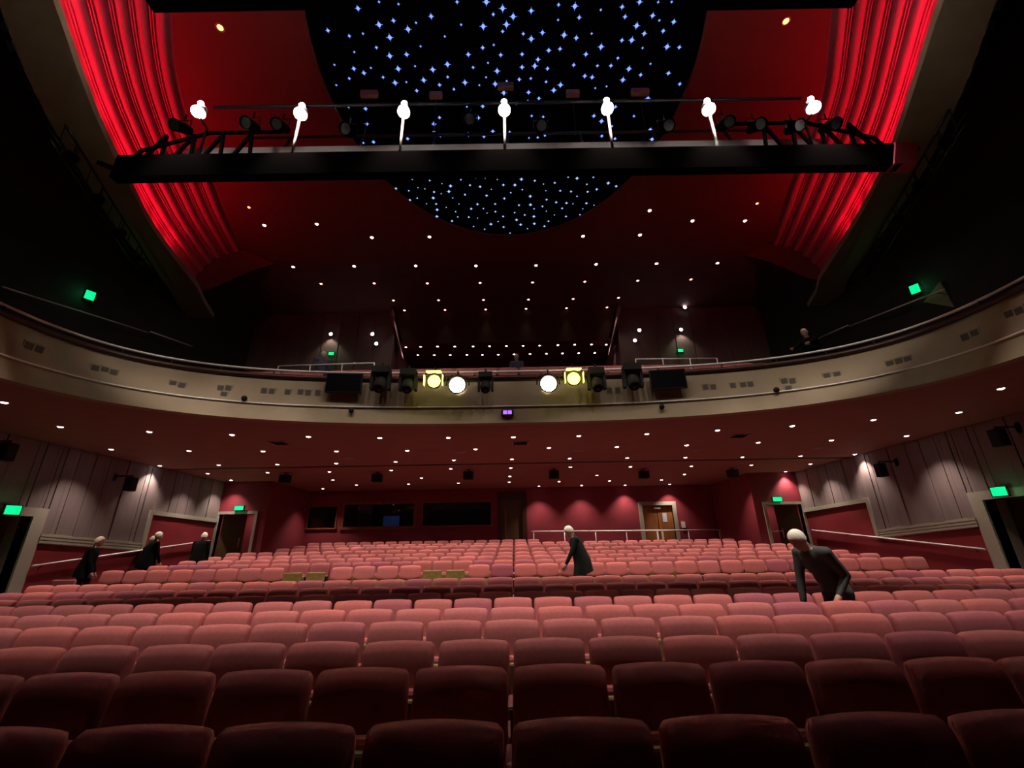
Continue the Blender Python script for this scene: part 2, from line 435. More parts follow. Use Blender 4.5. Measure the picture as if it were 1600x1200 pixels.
for i, (a, b, c, d) in enumerate(WIN):
    w = struct(empty('window_%d' % (i+1), ((a+b)/2, YB, c)), labels[i])
    L = -w.location
    t = .12 if i == 1 else .06
    mt = M['frame_wood']
    for nm, bxs in (('frame_head', (a-t, b+t, YB-.05, YB+.15, d, d+t)), ('window_sill', (a-t-.03, b+t+.03, YB-.09, YB+.15, c-t, c)),
                    ('frame_stile', (a-t, a, YB-.05, YB+.15, c, d)), ('frame_stile', (b, b+t, YB-.05, YB+.15, c, d))):
        m = MB(); m.box(*bxs); o = m.build(nm, mt, w); o.location = L
    m = MB(); m.box(a, b, YB+.10, YB+.112, c, d); o = m.build('glass_pane', M['glass'], w); o.location = L
for nm, bxs in (('wall_booth_back', (RL, -.9, 23.4, 23.5, -.7, SOFZ)), ('floor_booth', (RL, -.9, YB+.2, 23.4, -.8, -.7)), ('wall_booth_1', (-8.1, -8.0, YB+.2, 23.4, -.7, SOFZ)), ('wall_booth_2', (-4.45, -4.40, YB+.2, 23.4, -.7, SOFZ)), ('wall_booth_3', (-.95, -.9, YB+.2, 23.4, -.7, SOFZ))):
    m = MB(); m.box(*bxs); struct(m.build(nm, M['booth']), 'dark lining of the control booth behind the windows')
m = MB(); m.box(-7.95, -7.2, YB+1.9, YB+1.95, -.7, 2.3)
tag(m.build('booth_partition', M['beige']), 'pale partition panel inside the middle booth window', 'partition')
mon = empty('booth_monitor', (-6.0, 22.2, .59)); 
m = MB(); m.bbox(-.42, .42, -.03, .03, .42, .95, .01); m.build('screen_case', M['metal_dark'], mon)
m = MB(); m.box(-.39, .39, -.035, -.032, .45, .92); m.build('screen', M['blue_screen'], mon)
m = MB(); m.box(-.05, .05, -.02, .02, .05, .5); m.box(-.2, .2, -.12, .12, 0, .05); m.build('stand', M['metal_dark'], mon)
tag(mon, 'dim blue computer monitor behind the middle booth window', 'monitor')
for (a, b, lab) in ((-7.9, -4.6, 'dark desk behind the middle booth window'), (-4.3, -1.1, 'dark desk behind the booth window beside the olive door')):
    e = empty('booth_desk', ((a+b)/2, 22.0, -.7)); hw = (b-a)/2 - .05
    m = MB(); m.bbox(-hw, hw, -.4, .4, 1.2, 1.28, .01); m.build('desk_top', M['booth'], e)
    for sx in (-1, 1):
        m = MB(); m.box(sx*hw*.95-.03, sx*hw*.95+.03, -.35, .35, 0, 1.2); m.build('leg', M['booth'], e)
    tag(e, lab, 'desk')
# narrow olive door in its dark recess
d = struct(empty('door_5', (-.12, YB, -.6)), 'narrow olive brown door in a dark frame, middle of the back wall')
def rel(m, name, mat, par): 
    o = m.build(name, mat, par)
    o.location = -par.location
    return o
m = MB(); m.box(-.78, -.62, YB-.04, YB+.2, -.65, 2.45); m.box(.38, .58, YB-.04, YB+.2, -.65, 2.45); m.box(-.62, .38, YB-.04, YB+.2, 2.08, 2.45); rel(m, 'door_frame', M['wood_cap'], d)
m = MB(); m.box(-.60, .36, YB+.10, YB+.15, -.65, 2.08); leaf = rel(m, 'door_leaf', M['door_olive'], d)
m = MB(); m.box(-.44, -.37, YB+.06, YB+.10, -.3, 1.6); m.build('pull_bar', M['ply'], leaf)
# double wooden door on the right
d = struct(empty('door_6', (6.65, YB, -.6)), 'double wooden door in a pale frame at the right of the back wall')
m = MB(); m.box(5.77, 5.95, YB-.05, YB+.2, -.65, 1.86); rel(m, 'frame_jamb', M['beige'], d)
m = MB(); m.box(7.34, 7.52, YB-.05, YB+.2, -.65, 1.86); rel(m, 'frame_jamb', M['beige'], d)
m = MB(); m.box(5.95, 7.34, YB-.05, YB+.2, 1.70, 1.86); rel(m, 'frame_head', M['beige'], d)
wood2 = material('orange_door_wood', (0.30, 0.115, 0.03), 0.4, noise=0.3, nscale=6, stretch=(1,1,.1))
for q, (a, b) in enumerate(((5.96, 6.63), (6.66, 7.33))):
    m = MB(); m.box(a, b, YB+.08, YB+.13, -.62, 1.68); lf = rel(m, 'door_leaf', wood2, d)
    m = MB(); m.box(b-.14 if q == 0 else a+.06, b-.06 if q == 0 else a+.14, YB+.05, YB+.08, .1, .6); m.build('push_plate', M['chrome'], lf)
m = MB(); m.box(6.86, 7.06, YB+.068, YB+.08, .95, 1.35); rel(m, 'vision_panel', M['notice'], d)
m = MB(); m.box(6.5, 6.8, YB+.0, YB+.08, 1.55, 1.63); rel(m, 'door_closer', M['white'], d)
c = atY(1068, 820, YB-.03)
m = MB(); m.bbox(c.x-.09, c.x+.09, YB-.05, YB, c.z-.14, c.z+.14, .008)
fa = m.build('alarm_point', M['white']); tag(fa, 'small white fire alarm call point beside the double wooden door', 'alarm')
# rail in front of the back wall
rb = empty('platform_rail', (5.5, 20.55, -.65))
m = MB(); m.tube([(.75, 20.55, .62), (10.2-1.0, 20.55, .55)], .03); rel(m, 'rail_bar', M['chrome'], rb)
for q in range(7):
    x = .85 + q*1.38
    m = MB(); m.tube([(x, 20.55, -.65), (x, 20.55, .62 - q*.01)], .018, 6); rel(m, 'rail_post', M['chrome'], rb)
tag(rb, 'long bright steel rail along the back of the stalls, right half', 'rail')

# ---------------------------------------------------------------- balcony: soffit, curved front
FC = -0.10
def fcurve(phi, q):
    a = 7.93 + .25*q; n = 2.5 + .7*q; b = 3.93
    sx, cx = math.sin(phi), math.cos(phi)
    return (FC + a*math.copysign(abs(sx)**(2/n), sx), 5.5 + b*abs(cx)**(2/n))
NPH = 96
PHS = [-PI/2 + PI*i/NPH for i in range(NPH+1)]
def front_path(q, off=0.0):
    """plan curve of the balcony front, off = metres towards the audience behind it"""
    pts = [fcurve(p, q) for p in PHS]
    pts = [(pts[0][0], y) for y in (-1.5, 1.0, 3.0, 4.5)] + pts + [(pts[-1][0], y) for y in (4.5, 3.0, 1.0, -1.5)]
    if off:
        out = []
        for i, (x, y) in enumerate(pts):
            x0, y0 = pts[max(0, i-1)]; x1, y1 = pts[min(len(pts)-1, i+1)]
            d = Vector((x1-x0, y1-y0)).normalized(); out.append((x - d.y*off, y + d.x*off))
        pts = out
    return pts
FB, FT = SOFZ, 3.66
# soffit
fp = front_path(0, .2)
poly = fp + [(WR, -1.5), (WR, YC), (RR, YC), (RR, YB), (RL, YB), (RL, YC), (WL, YC), (WL, -1.5)]
m = MB(); m.prism(poly, SOFZ, SOFZ+.12)
sof = struct(m.build('ceiling', M['soffit']), 'dull red brown ceiling under the balcony')
m = MB(); m.box(WL+.02, WR-.02, 14.45, 14.53, SOFZ-.025, SOFZ-.001); m.build('joint_strip', M['wood_cap'], sof)
# curved front
m = MB()
rows = []
for q in (0, .25, .5, .75, 1):
    rows.append([(x, y, FB + (FT-FB)*q) for x, y in front_path(q)])
m.grid(rows)
rows = [[(x, y, FB-.0 + (FT-FB)*q) for x, y in front_path(q, .14)] for q in (1, 0)]
m.grid(rows)
m.grid([[(x, y, FT) for x, y in front_path(1)], [(x, y, FT) for x, y in front_path(1, .14)]])
m.grid([[(x, y, FB) for x, y in front_path(0, .22)], [(x, y, FB) for x, y in front_path(0)]])
fas = struct(m.build('wall_balcony', M['fascia']), 'curved beige balcony front')
def sweep(name, prof, q, mat, parent=None, z=0.0, par_loc=None):
    """prof: (offset, z) closed polygon swept along the balcony front"""
    paths = [front_path(q, o if abs(o) > 1e-6 else 1e-6) for o, _ in prof]
    n = len(paths[0]); m = MB(); k = len(prof)
    vs = [(paths[j][i][0], paths[j][i][1], prof[j][1]) for i in range(n) for j in range(k)]
    fs = [(i*k+j, (i+1)*k+j, (i+1)*k+(j+1) % k, i*k+(j+1) % k) for i in range(n-1) for j in range(k)]
    m.add(vs, fs, True)
    return m.build(name, mat, parent)
struct(sweep('trim_3', [(-.06, FT-.02), (.2, FT-.02), (.2, FT+.07), (-.06, FT+.07)], 1, M['wood_cap']), 'dark wooden capping on the balcony front')
def circ(o, z, r, n=6): return [(o + r*math.cos(2*PI*k/n), z + r*math.sin(2*PI*k/n)) for k in range(n)]
br = empty('balcony_rail', (0, 9.4, FT+.07))
o = sweep('rail_bar', circ(.08, 3.87, .028, 8), 1, M['chrome'], br); o.location = -br.location
fp1 = front_path(1, .08)
for i in range(6, len(fp1)-6, 6):
    m = MB(); m.tube([(fp1[i][0], fp1[i][1], FT+.06), (fp1[i][0], fp1[i][1], 3.86)], .02, 6); o = m.build('rail_post', M['metal_dark'], br); o.location = -br.location
tag(br, 'bright polished rail running along the top of the curved balcony front', 'rail')
pipe = sweep('fascia_pipe', circ(-.03, 2.98, .017), .36, M['chrome'])
tag(pipe, 'thin steel pipe running along the face of the balcony front', 'pipe')

def on_front(x, y):
    d = ray(x, y)
    k = 1.0
    def f(k):
        p = d*k; q = max(0, min(1, (p.z-FB)/(FT-FB))); a = 7.93 + .25*q; n = 2.5 + .7*q
        return (abs((p.x-FC)/a)**n + (max(0, p.y-5.5)/3.93)**n) - 1
    while f(k) < 0 and k < 40: k += .01
    p = d*k
    e = .02
    q = max(0, min(1, (p.z-FB)/(FT-FB))); a = 7.93+.25*q; n = 2.5+.7*q
    g = Vector((n*abs((p.x-FC)/a)**(n-1)/a*(1 if p.x > FC else -1), n*(max(1e-6, p.y-5.5)/3.93)**(n-1)/3.93, 0)).normalized()
    return p, -g                                  # point and normal towards the stage
# small outlet plates on the front
OUT = [(44,541),(60,546),(148,576),(163,579),(177,583),(270,600),(284,603),(345,607),(357,607),(350,617),(413,611),(425,612),(450,613),(470,613),(482,614),(497,614),
       (952,610),(965,610),(1102,605),(1114,605),(1145,603),(1161,602),(1172,601),(1225,596),(1238,596),(1232,608),(1292,588),(1308,586),(1391,569),(1405,565),(1419,562),(1509,527),(1524,521),(1578,491),(1594,486)]
for (x, y) in OUT:
    p, n = on_front(x, y)
    t = Vector((-n.y, n.x, 0)); u = Vector((0,0,1))
    m = MB(); m.obox(p + n*.006, t*.078, n*.012, u*.085)
    o = m.build('outlet_plate', M['fascia'], fas)
    m = MB(); m.obox(p + n*.02, t*.055, n*.004, u*.06); m.build('outlet_face', M['outlet'], o)

# balcony floor and steps (hidden behind the front, carries seats and people)
def bal_floor(y): return 3.0 if y < 9.9 else 3.42 + (y - 10.5)*.416
m = MB()
pp = [(x, y) for x, y in front_path(1, .16)]
m.prism(pp + [(WR, -1.5), (WR, 9.9), (WL, 9.9), (WL, -1.5)], SOFZ+.13, 3.0)
for k in range(9):
    y0 = 9.9 + k*.95; m.box(WL, WR, y0, y0+.95, SOFZ+.13, bal_floor(y0+.6))
struct(m.build('floor_balcony', M['carpet']), 'dark carpeted stepped balcony floor')

# ---------------------------------------------------------------- upper walls, ceilings
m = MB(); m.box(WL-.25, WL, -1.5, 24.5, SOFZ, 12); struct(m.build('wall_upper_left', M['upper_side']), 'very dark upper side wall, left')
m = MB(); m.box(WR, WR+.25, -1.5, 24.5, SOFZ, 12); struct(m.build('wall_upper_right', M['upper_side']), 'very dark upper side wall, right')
YU = 17.25; CZ = 10.0
m = MB(); m.box(WL, -5.2, YU, YU+.2, 5.5, CZ); w = m.build('wall_rear_left', M['upper_wall']); struct(w, 'dark grey brown boarded rear wall of the balcony, left')
for k in range(8):
    m = MB(); x = WL + .1 + k*.77; m.box(x, x+.72, YU-.03, YU-.002, 6.3, CZ-.02); m.build('wall_board', M['upper_wall'], w)
m = MB(); m.box(4.75, WR, YU, YU+.2, 5.5, CZ); w = m.build('wall_rear_right', M['upper_wall']); struct(w, 'dark grey brown boarded rear wall of the balcony, right')
for k in range(8):
    m = MB(); x = 4.85 + k*.79; m.box(x, x+.74, YU-.03, YU-.002, 6.3, CZ-.02); m.build('wall_board', M['upper_wall'], w)
# dark bulkhead over the rear recess, sloping back, with splayed side fins coloured pale to look lit
bk = material('dark_olive_bulkhead', (0.055, 0.035, 0.018), 0.8)
m = MB(); m.add([(-5.2, YU, CZ), (4.75, YU, CZ), (4.4, YU+.6, 8.72), (-4.95, YU+.6, 8.72)], [(0,1,2,3)]); m.add([(-5.2, YU+.2, CZ), (4.75, YU+.2, CZ), (4.4, YU+.8, 8.72), (-4.95, YU+.8, 8.72)], [(3,2,1,0)])
struct(m.build('wall_bulkhead', bk), 'dark sloping bulkhead over the rear balcony recess')
for s, xa, xb, nm in ((-1, -5.25, -4.95, 'left'), (1, 4.8, 4.42, 'right')):
    m = MB(); m.add([(xa, YU-.45, CZ), (xb, YU+.55, 8.2), (xb+s*.05, YU+1.2, 8.2), (xa, YU+.1, CZ), (xa, YU-.45, CZ-.25)], [(0,1,2,3),(0,4,1)])
    m.add([(xa+s*.06, YU-.45, CZ), (xb+s*.06, YU+.55, 8.2), (xa+s*.06, YU-.45, CZ-.3)], [(0,1,2)])
    struct(m.build('trim_fin_'+nm, M['fin']), 'splayed fin tinted pale to look lit, at the %s edge of the rear recess' % nm)
m = MB(); m.box(-5.6, 5.2, YU+.6, 24, 8.72, 8.85); m.box(-5.2, 4.75, 23.4, 23.6, 6, 8.8); m.box(-5.4, -5.2, YU+.2, 23.5, 5.5, 8.8); m.box(4.75, 4.95, YU+.2, 23.5, 5.5, 8.8)
struct(m.build('ceiling_recess', M['ceil_dark']), 'low dark ceiling and walls of the rear balcony recess')
# main ceiling
m = MB(); m.box(WL, WR, 13.5, YU+.3, CZ, CZ+.15); struct(m.build('ceiling_rear', M['ceil_dark']), 'dark red ceiling over the balcony')
def curve_pts(pts, n):
    """Catmull-Rom through pts, n samples"""
    P = [Vector(p) for p in pts]; P = [2*P[0]-P[1]] + P + [2*P[-1]-P[-2]]
    out = []; segs = len(P)-3
    for i in range(n):
        t = i/(n-1)*segs; k = min(int(t), segs-1); u = t-k
        a, b, c, d = P[k:k+4]
        out.append(.5*((2*b) + (c-a)*u + (2*a-5*b+4*c-d)*u*u + (3*b-a-3*c+d)*u**3))
    return out
NI = 26
inner_l = curve_pts([(-5.2,2.9,CZ),(-5.8,4.15,CZ),(-6.42,5.24,CZ),(-6.97,6.03,CZ),(-7.53,6.98,CZ),(-8.03,8.13,CZ),(-8.45,9.57,CZ),(-8.95,11.0,CZ),(-9.42,12.7,CZ)], NI)
outer_l = curve_pts([(-6.1,2.5,8),(-6.5,3.3,8),(-6.94,4.16,8),(-7.45,5.05,8),(-8.06,6.19,8),(-8.76,7.8,8),(-9.15,8.7,8),(-9.50,9.8,8),(-9.96,11.75,8)], NI)
inner_r = curve_pts([(5.2,2.9,CZ),(5.8,4.2,CZ),(6.43,5.43,CZ),(6.90,6.25,CZ),(7.45,7.24,CZ),(7.9,8.5,CZ),(8.25,9.82,CZ),(8.75,11.3,CZ),(9.25,12.85,CZ)], NI)
outer_r = curve_pts([(6.1,2.6,8),(6.5,3.4,8),(6.92,4.37,8),(7.42,5.3,8),(8.06,6.5,8),(8.55,7.5,8),(8.95,8.55,8),(9.3,9.6,8),(9.96,11.92,8)], NI)
ELL = (0.02, 6.95, 4.18, 5.15)
poly = [(p.x, p.y) for p in inner_l] + [(-8.7, 13.4), (-7.5, 13.55), (7.4, 13.65), (8.6, 13.55)] + [(p.x, p.y) for p in reversed(inner_r)]
m = MB(); m.prism(poly, CZ-.02, CZ+.1)
struct(m.build('ceiling_main', M['ceil_red']), 'deep red main ceiling around the star ellipse')
# star ellipse
m = MB(); n = 64
m.prism([(ELL[0]+ELL[2]*math.cos(2*PI*k/n), ELL[1]+ELL[3]*math.sin(2*PI*k/n)) for k in range(n)], CZ-.06, CZ-.021)
star = struct(m.build('ceiling_star', M['star_base']), 'black elliptical star ceiling panel')
m = MB()
for k in range(n):
    t0, t1 = 2*PI*k/n, 2*PI*(k+1)/n
    p0 = (ELL[0]+ELL[2]*math.cos(t0), ELL[1]+ELL[3]*math.sin(t0)); p1 = (ELL[0]+ELL[2]*math.cos(t1), ELL[1]+ELL[3]*math.sin(t1))
    m.beam((*p0, CZ-.06), (*p1, CZ-.06), .06, .1)
m.build('ellipse_rim', M['ceil_dark'], star)
UP = [(33,127),(122,150),(158,35),(246,8),(327,17),(246,103),(179,140),(306,86),(367,122),(400,95),(291,156),(235,198),(143,217),(60,270),(141,286),(183,304),(212,283),(122,327),(68,355),(291,233),(361,227),(419,193),(326,287),(396,276),(263,322),(313,345),(360,342),(432,334),(470,290),(463,68),(520,152),(571,8),(588,103),(531,268),(532,321),(498,354),(618,227),(638,281),(604,344),(664,355),(680,110),(678,199),(693,8),(722,60),(724,187),(761,35),(777,102),(761,131),(753,229),(700,262),(738,296),(692,322),(730,350),(778,338),(805,69),(847,141),(880,45),(880,162),(927,136),(842,226),(842,280),(895,275),(908,248),(948,286),(830,331),(878,327),(942,341),(994,20),(992,83),(1062,26),(1080,73),(1017,146),(1068,158),(1000,204),(953,210),(1057,271),(1002,354),(1132,140),(1170,41),(1171,195),(1108,226),(1156,274),(1212,274),(1241,242),(1103,317),(1134,322),(1147,367),(1194,360),(1262,333),(1287,287),(1259,29),(1271,70),(1258,168),(1299,167),(1332,8),(1319,107),(1351,140),(1344,200),(1377,266),(1336,312),(1386,65),(1409,9),(1414,85),(1430,129),(1446,195),(1474,91),(1497,197),(1452,305),(1499,350),(1465,8),(869,385),(866,423),(818,432),(766,387),(718,432),(678,443),(612,445),(558,372),(403,378),(421,432),(275,437),(190,453),(118,443),(195,516),(212,567),(180,595),(223,592),(365,578),(475,517),(498,490),(475,548),(501,565),(618,561),(622,486),(660,491),(683,569),(720,547),(790,550),(825,556),(871,575),(907,573),(937,565),(882,483),(930,487),(1065,558),(1141,483),(1173,505),(1216,526),(1174,567),(1229,578),(1296,550),(1308,484),(1376,540),(1384,580),(1231,445),(1366,411),(974,376),(912,410),
      (520,-60),(300,-50),(700,-90),(900,-60),(1100,-110),(1300,-70),(420,-130),(800,-170),(1000,-190),(600,-160)]
LO = [(300,742),(315,787),(384,745),(415,735),(457,752),(408,782),(370,795),(365,845),(405,826),(437,787),(475,800),(472,825),(444,849),(505,807),(508,765),(544,775),(587,749),(537,798),(553,825),(484,850),(488,874),(526,864),(579,850),(565,882),(487,902),(550,921),(574,904),(604,811),(625,772),(648,737),(688,740),(667,778),(714,789),(739,748),(764,771),(694,815),(656,851),(630,870),(620,905),(656,909),(681,869),(696,888),(730,850),(731,882),(768,827),(795,803),(812,771),(824,720),(866,722),(839,747),(895,753),(843,790),(876,818),(931,767),(945,718),(978,762),(941,795),(944,832),(877,853),(829,855),(811,886),(853,896),(892,870),(891,902),(819,916),(836,936),(763,902),(742,923),(712,934),(686,955),(640,944),(765,946),(792,971),(865,953),(893,932),(935,943),(952,922),(977,896),(943,880),(927,860),(984,843),(1001,795),(1034,738),(1071,743),(1046,798),(1027,846),(1009,868),(1025,902),(1054,849),(1071,818),(1095,870),(1083,895),(1110,847),(1112,768),(1115,799),(1139,739),(1153,789),(1187,723),(1201,763),(1142,855),(1234,776),(1271,719),(1313,718),
      (560,660),(700,650),(840,640),(980,660),(1100,670),(460,690),(1200,690)]
for nm, lst, mt, r0 in (('star_points', UP, M['star'], .030), ('star_points', LO, M['star_far'], .026)):
    m = MB()
    for (x, y) in lst:
        p = atZ(500 + x*.375, y*.375, CZ-.075)
        e = ((p.x-ELL[0])/(ELL[2]-.05))**2 + ((p.y-ELL[1])/(ELL[3]-.05))**2
        if e > 1:
            c = Vector((ELL[0], ELL[1], p.z)); p = c + (p-c)/math.sqrt(e)
        r = r0*random.choice((.6, .8, 1, 1.15, 1.4))
        m.ellipsoid(p, r, r, r*.8, 6, 4)
        # four flat glowing rays imitating lens flare around each star point
        for a in (0, PI/2):
            dx, dy = math.cos(a)*r*2.0, math.sin(a)*r*2.0; wx, wy = -math.sin(a)*r*.25, math.cos(a)*r*.25
            m.add([(p.x-dx, p.y-dy, p.z), (p.x-wx, p.y-wy, p.z-.003), (p.x+dx, p.y+dy, p.z), (p.x+wx, p.y+wy, p.z-.003)], [(0,1,2,3)])
    o = m.build(nm, mt, star); o['kind'] = 'stuff'

# ---------------------------------------------------------------- red fluted coves at both sides of the ceiling
def cove(side, I, O, s):
    pat = []
    for k in range(6):
        pat.append(.125)
        if k < 5: pat += [.026, .026]
    tot = sum(pat); q = .012; bounds = []
    for wd in pat:
        w = wd/tot*.94; bounds.append((q, q+w)); q += w
    O2 = [p + Vector((s*.22, .05, .06)) for p in O]   # foot of the ribs, behind the lip
    def P(i, q, h):
        a, b = O2[i], I[i]
        nrm = Vector((-s*.55, 0, -.83))             # into the room
        p = a.lerp(b, q); bul = math.sin(PI*q)*.32
        return p - nrm*bul + nrm*h
    m = MB()
    m.grid([[P(i, k/8, -.05) for i in range(len(O))] for k in range(9)])
    back = struct(m.build('wall_cove_'+side, M['rib']), 'red lit fluted cove along the %s side of the ceiling' % side)
    for (a, b) in bounds:
        w = (b-a); hh = .10 if w > .06 else .05
        rows = []
        for k in range(7):
            t = k/6; rows.append([P(i, a + w*(.03 + .94*t), hh*(math.sin(PI*t)**.7) - .04) for i in range(len(O))])
        m = MB(); m.grid(rows); m.build('cove_rib', M['rib'], back)
    # end lip curving round to the ceiling edge
    i = len(O)-1
    A = [P(i, k/6, 0) for k in range(7)]
    E = [Vector((s*10.15, 12.25, 8.02)), Vector((s*10.2, 12.75, 8.45)), Vector((s*10.1, 13.1, 8.9)), Vector((s*9.85, 13.35, 9.35)), Vector((s*9.5, 13.45, 9.65)), Vector((s*9.1, 13.5, 9.85)), Vector((s*8.7, 13.5, 9.98))]
    m = MB(); m.grid([A, [(a*.5+e*.5) + Vector((s*.05,.05,.05)) for a, e in zip(A, E)], E]); m.build('cove_end', M['ceil_red'], back)
    # lip below, hides the light strip
    n = len(O); m = MB()
    ext = [Vector((s*10.3, 12.7, 8)), Vector((s*10.62, 13.66, 8))]
    inn = [p + Vector((-s*.09, -.02, -.02)) for p in O] + ext
    out = []
    wid = [.62 + .25*min(1, k/10) for k in range(len(inn))]
    for k, p in enumerate(inn): out.append(p + Vector((s*wid[k], -.1, 0)))
    m.grid([[p + Vector((0,0,-.16)) for p in inn], [p + Vector((0,0,-.16)) for p in out], out, inn, [p + Vector((0,0,-.16)) for p in inn]], sm=False)
    struct(m.build('trim_lip_'+side, M['lip']), 'dim olive beige lip below the %s ceiling cove' % side)
    # notched blocks along the outer edge of the lip
    tr = bpy.data.objects['trim_lip_'+side]
    for k in range(2, len(out)-1):
        p = (out[k] + out[k-1])/2; d = (out[k]-out[k-1]); m = MB(); m.obox(p + Vector((s*.04, 0, -.1)), d*.28, Vector((.05,0,0)), Vector((0,0,.1))); m.build('lip_notch', M['black'], tr)
    # red strip lights in the trough
    led = empty('cove_strip_light', tuple(O[n//2] + Vector((-s*.05, 0, .05))))
    for k in range(0, n-3, 2):
        a, b = O[k], O[min(k+2, n-3)]
        off = Vector((s*.06, 0, .0))
        m = MB(); m.beam(a + off + Vector((s*.05,0,.0)), b + off + Vector((s*.05,0,.0)), .03, .02); o = m.build('strip', M['led_red'], led); o.location = -led.location
        l = bpy.data.lights.new('strip_light', 'AREA'); l.shape = 'RECTANGLE'; L = (b-a).length; l.size = L; l.size_y = .05; l.energy = COVE_W*L/2.2; l.color = (1, .02, .08); l.spread = math.radians(150)
        lo = bpy.data.objects.new('strip_light', l); COL.objects.link(lo)
        mid = (a+b)/2 + Vector((s*.0, .02, .03))
        tgt = (I[k] + I[min(k+2, n-3)])/2*.6 + (O[k] + O[min(k+2, n-3)])/2*.4 + Vector((s*.2,0,.2))
        z = (mid - tgt).normalized(); x = (b-a).normalized(); x = (x - z*x.dot(z)).normalized(); y = z.cross(x)
        lo.matrix_world = Matrix(((x.x,y.x,z.x,mid.x),(x.y,y.y,z.y,mid.y),(x.z,y.z,z.z,mid.z),(0,0,0,1)))
        lo.parent = led; lo.matrix_parent_inverse = Matrix.Translation(-led.location)
    tag(led, 'glowing red light strip hidden in the %s ceiling cove' % side, 'strip light')
cove('left', inner_l, outer_l, -1); cove('right', inner_r, outer_r, 1)
m = MB(); a, b, c = atX(1443,472,WR-.04), atX(1468,440,WR-.04), atX(1490,480,WR-.04)  # wedge shape and pale colour stand in for light on a door
m.add([a, b, c, a+Vector((.035,0,0)), b+Vector((.035,0,0)), c+Vector((.035,0,0))], [(0,1,2),(5,4,3),(0,3,4,1),(1,4,5,2),(2,5,3,0)])
struct(m.build('trim_lit_wedge', M['lip']), 'small pale wedge imitating a partly lit door on the dark upper right wall')
# roof void above and behind everything
m = MB(); m.box(WL, WR, -1.5, 24.5, 12, 12.1); struct(m.build('ceiling_void', M['black']), 'black roof void above the ceiling')

# ================================================================== THINGS
# ---------------------------------------------------------------- theatre seats
def pad_mesh(name, hw, zb, zt, y_of, T, arch_top, arch_bot, mat, nu=15, nv=9, conc=.02, taper=.0):
    """upholstered pad: concave plan, bowed top edge, rounded corners, closed front and back"""
    def sm(k, n): return math.sin((k/(n-1) - .5)*PI)
    m = MB(); F = []; B = []
    for j in range(nv):
        b = sm(j, nv); fr = []; ba = []
        for i in range(nu):
            a = sm(i, nu)
            rc = max(0, abs(a)-.88)/.12
            top = zt - arch_top*a*a - .026*rc**2.2
            bot = zb - arch_bot*(abs(a)**2) + .012*rc**2
            z = bot + (top-bot)*(b+1)/2
            w = hw*(1 - taper*(b+1)/2)
            x = w*a
            y = y_of(z) - conc*a*a
            t = T/2*math.sqrt(max(0, (1-abs(a)**20)*(1-abs(b)**7)))
            fr.append((x, y-t, z)); ba.append((x, y+t, z))
        F.append(fr); B.append(ba)
    m.grid(F); 
    k = len(m.v); n = nu
    vs = [p for r in B for p in r]
    m.add(vs, [(i*n+q, (i+1)*n+q, (i+1)*n+q+1, i*n+q+1) for i in range(nv-1) for q in range(n-1)], True)
    me = m.mesh(name, mat)
    bm = bmesh.new(); bm.from_mesh(me); bmesh.ops.remove_doubles(bm, verts=bm.verts, dist=.0006)
    bmesh.ops.recalc_face_normals(bm, faces=bm.faces); bm.to_mesh(me); bm.free()
    for p in me.polygons: p.use_smooth = True
    return me
PITCHX = 0.56
yb = lambda z: .20 + (z-.5)*.20
back_me = pad_mesh('backrest', .272, .47, .95, yb, .125, .012, .01, M['fabric'], taper=.03)
back_short_me = pad_mesh('backrest', .262, .62, .95, yb, .10, .018, -.045, M['fabric'], taper=.03)
mp = MB(); mp.bbox(-.225, .225, -.03, .03, -.19, .19, .018)
pan = mp.mesh('tip_up_seat', M['ply'])
for v in pan.vertices: v.co = Vector((v.co.x, .10 + v.co.z*.12 + v.co.y - .02*(v.co.x/.22)**2, .56 + v.co.z))
mp = MB(); mp.bbox(-.22, .22, .02, .09, .40, .72, .03); cush = mp.mesh('seat_cushion', M['fabric'])
for v in cush.vertices: v.co.y += .07 + (v.co.z-.55)*.15
ma = MB(); ma.bbox(.256, .304, -.10, .12, .60, .635, .012); arm_me = ma.mesh('armrest', M['arm'])
ms = MB(); ms.bbox(.270, .290, -.02, .12, .03, .60, .006); ms.bbox(.26, .30, -.08, .20, 0, .03, .006); leg_me = ms.mesh('side_stand', M['metal_dark'])
mn = MB(); mn.bbox(.262, .298, -.106, -.098, .605, .630, .003); plate_me = mn.mesh('number_plate', M['plate'])
# prototype dimensions only; every seat is its own empty with its own part objects
OLIVE_X = (-5.42, -4.86, -2.04, -1.50)
GROUP = 'red tip-up seats in the stalls'
def make_seat(x, y, zf, short=False, olive=False, label=''):
    r = empty('theatre_seat', (x, y, zf), random.uniform(-.012, .012))
    if not olive: 
        o = obj('backrest', back_short_me if short else back_me, r)
        o.rotation_euler.x = random.uniform(-.02, .02)
    o = obj('tip_up_seat', pan, r); o.location.z = .09 if olive else -.13
    if not short: o = obj('seat_cushion', cush, r); o.location.z = -.05
    a = obj('armrest', arm_me, r); obj('number_plate', plate_me, a); obj('side_stand', leg_me, r)
    tag(r, label, 'seat', GROUP)
    return r
def row_xs(i):
    ry, rz = ROWS[i]
    half = 3 <= i <= 5
    d = ray(800, 600 + 300)
    s = ry/1.12
    lim = min((10.35 if i < 9 else 10.1) if i < 14 else 9.0, 1.24*s + .35)
    xs = []
    k = 0
    x0 = -.04
    n = int(lim/PITCHX) + 1
    for k in range(-n, n+1):
        x = x0 + (k if half else k+.5)*PITCHX
        if abs(x) <= lim: xs.append((k, x))
    return xs, half
NROW = 11
nse = 0
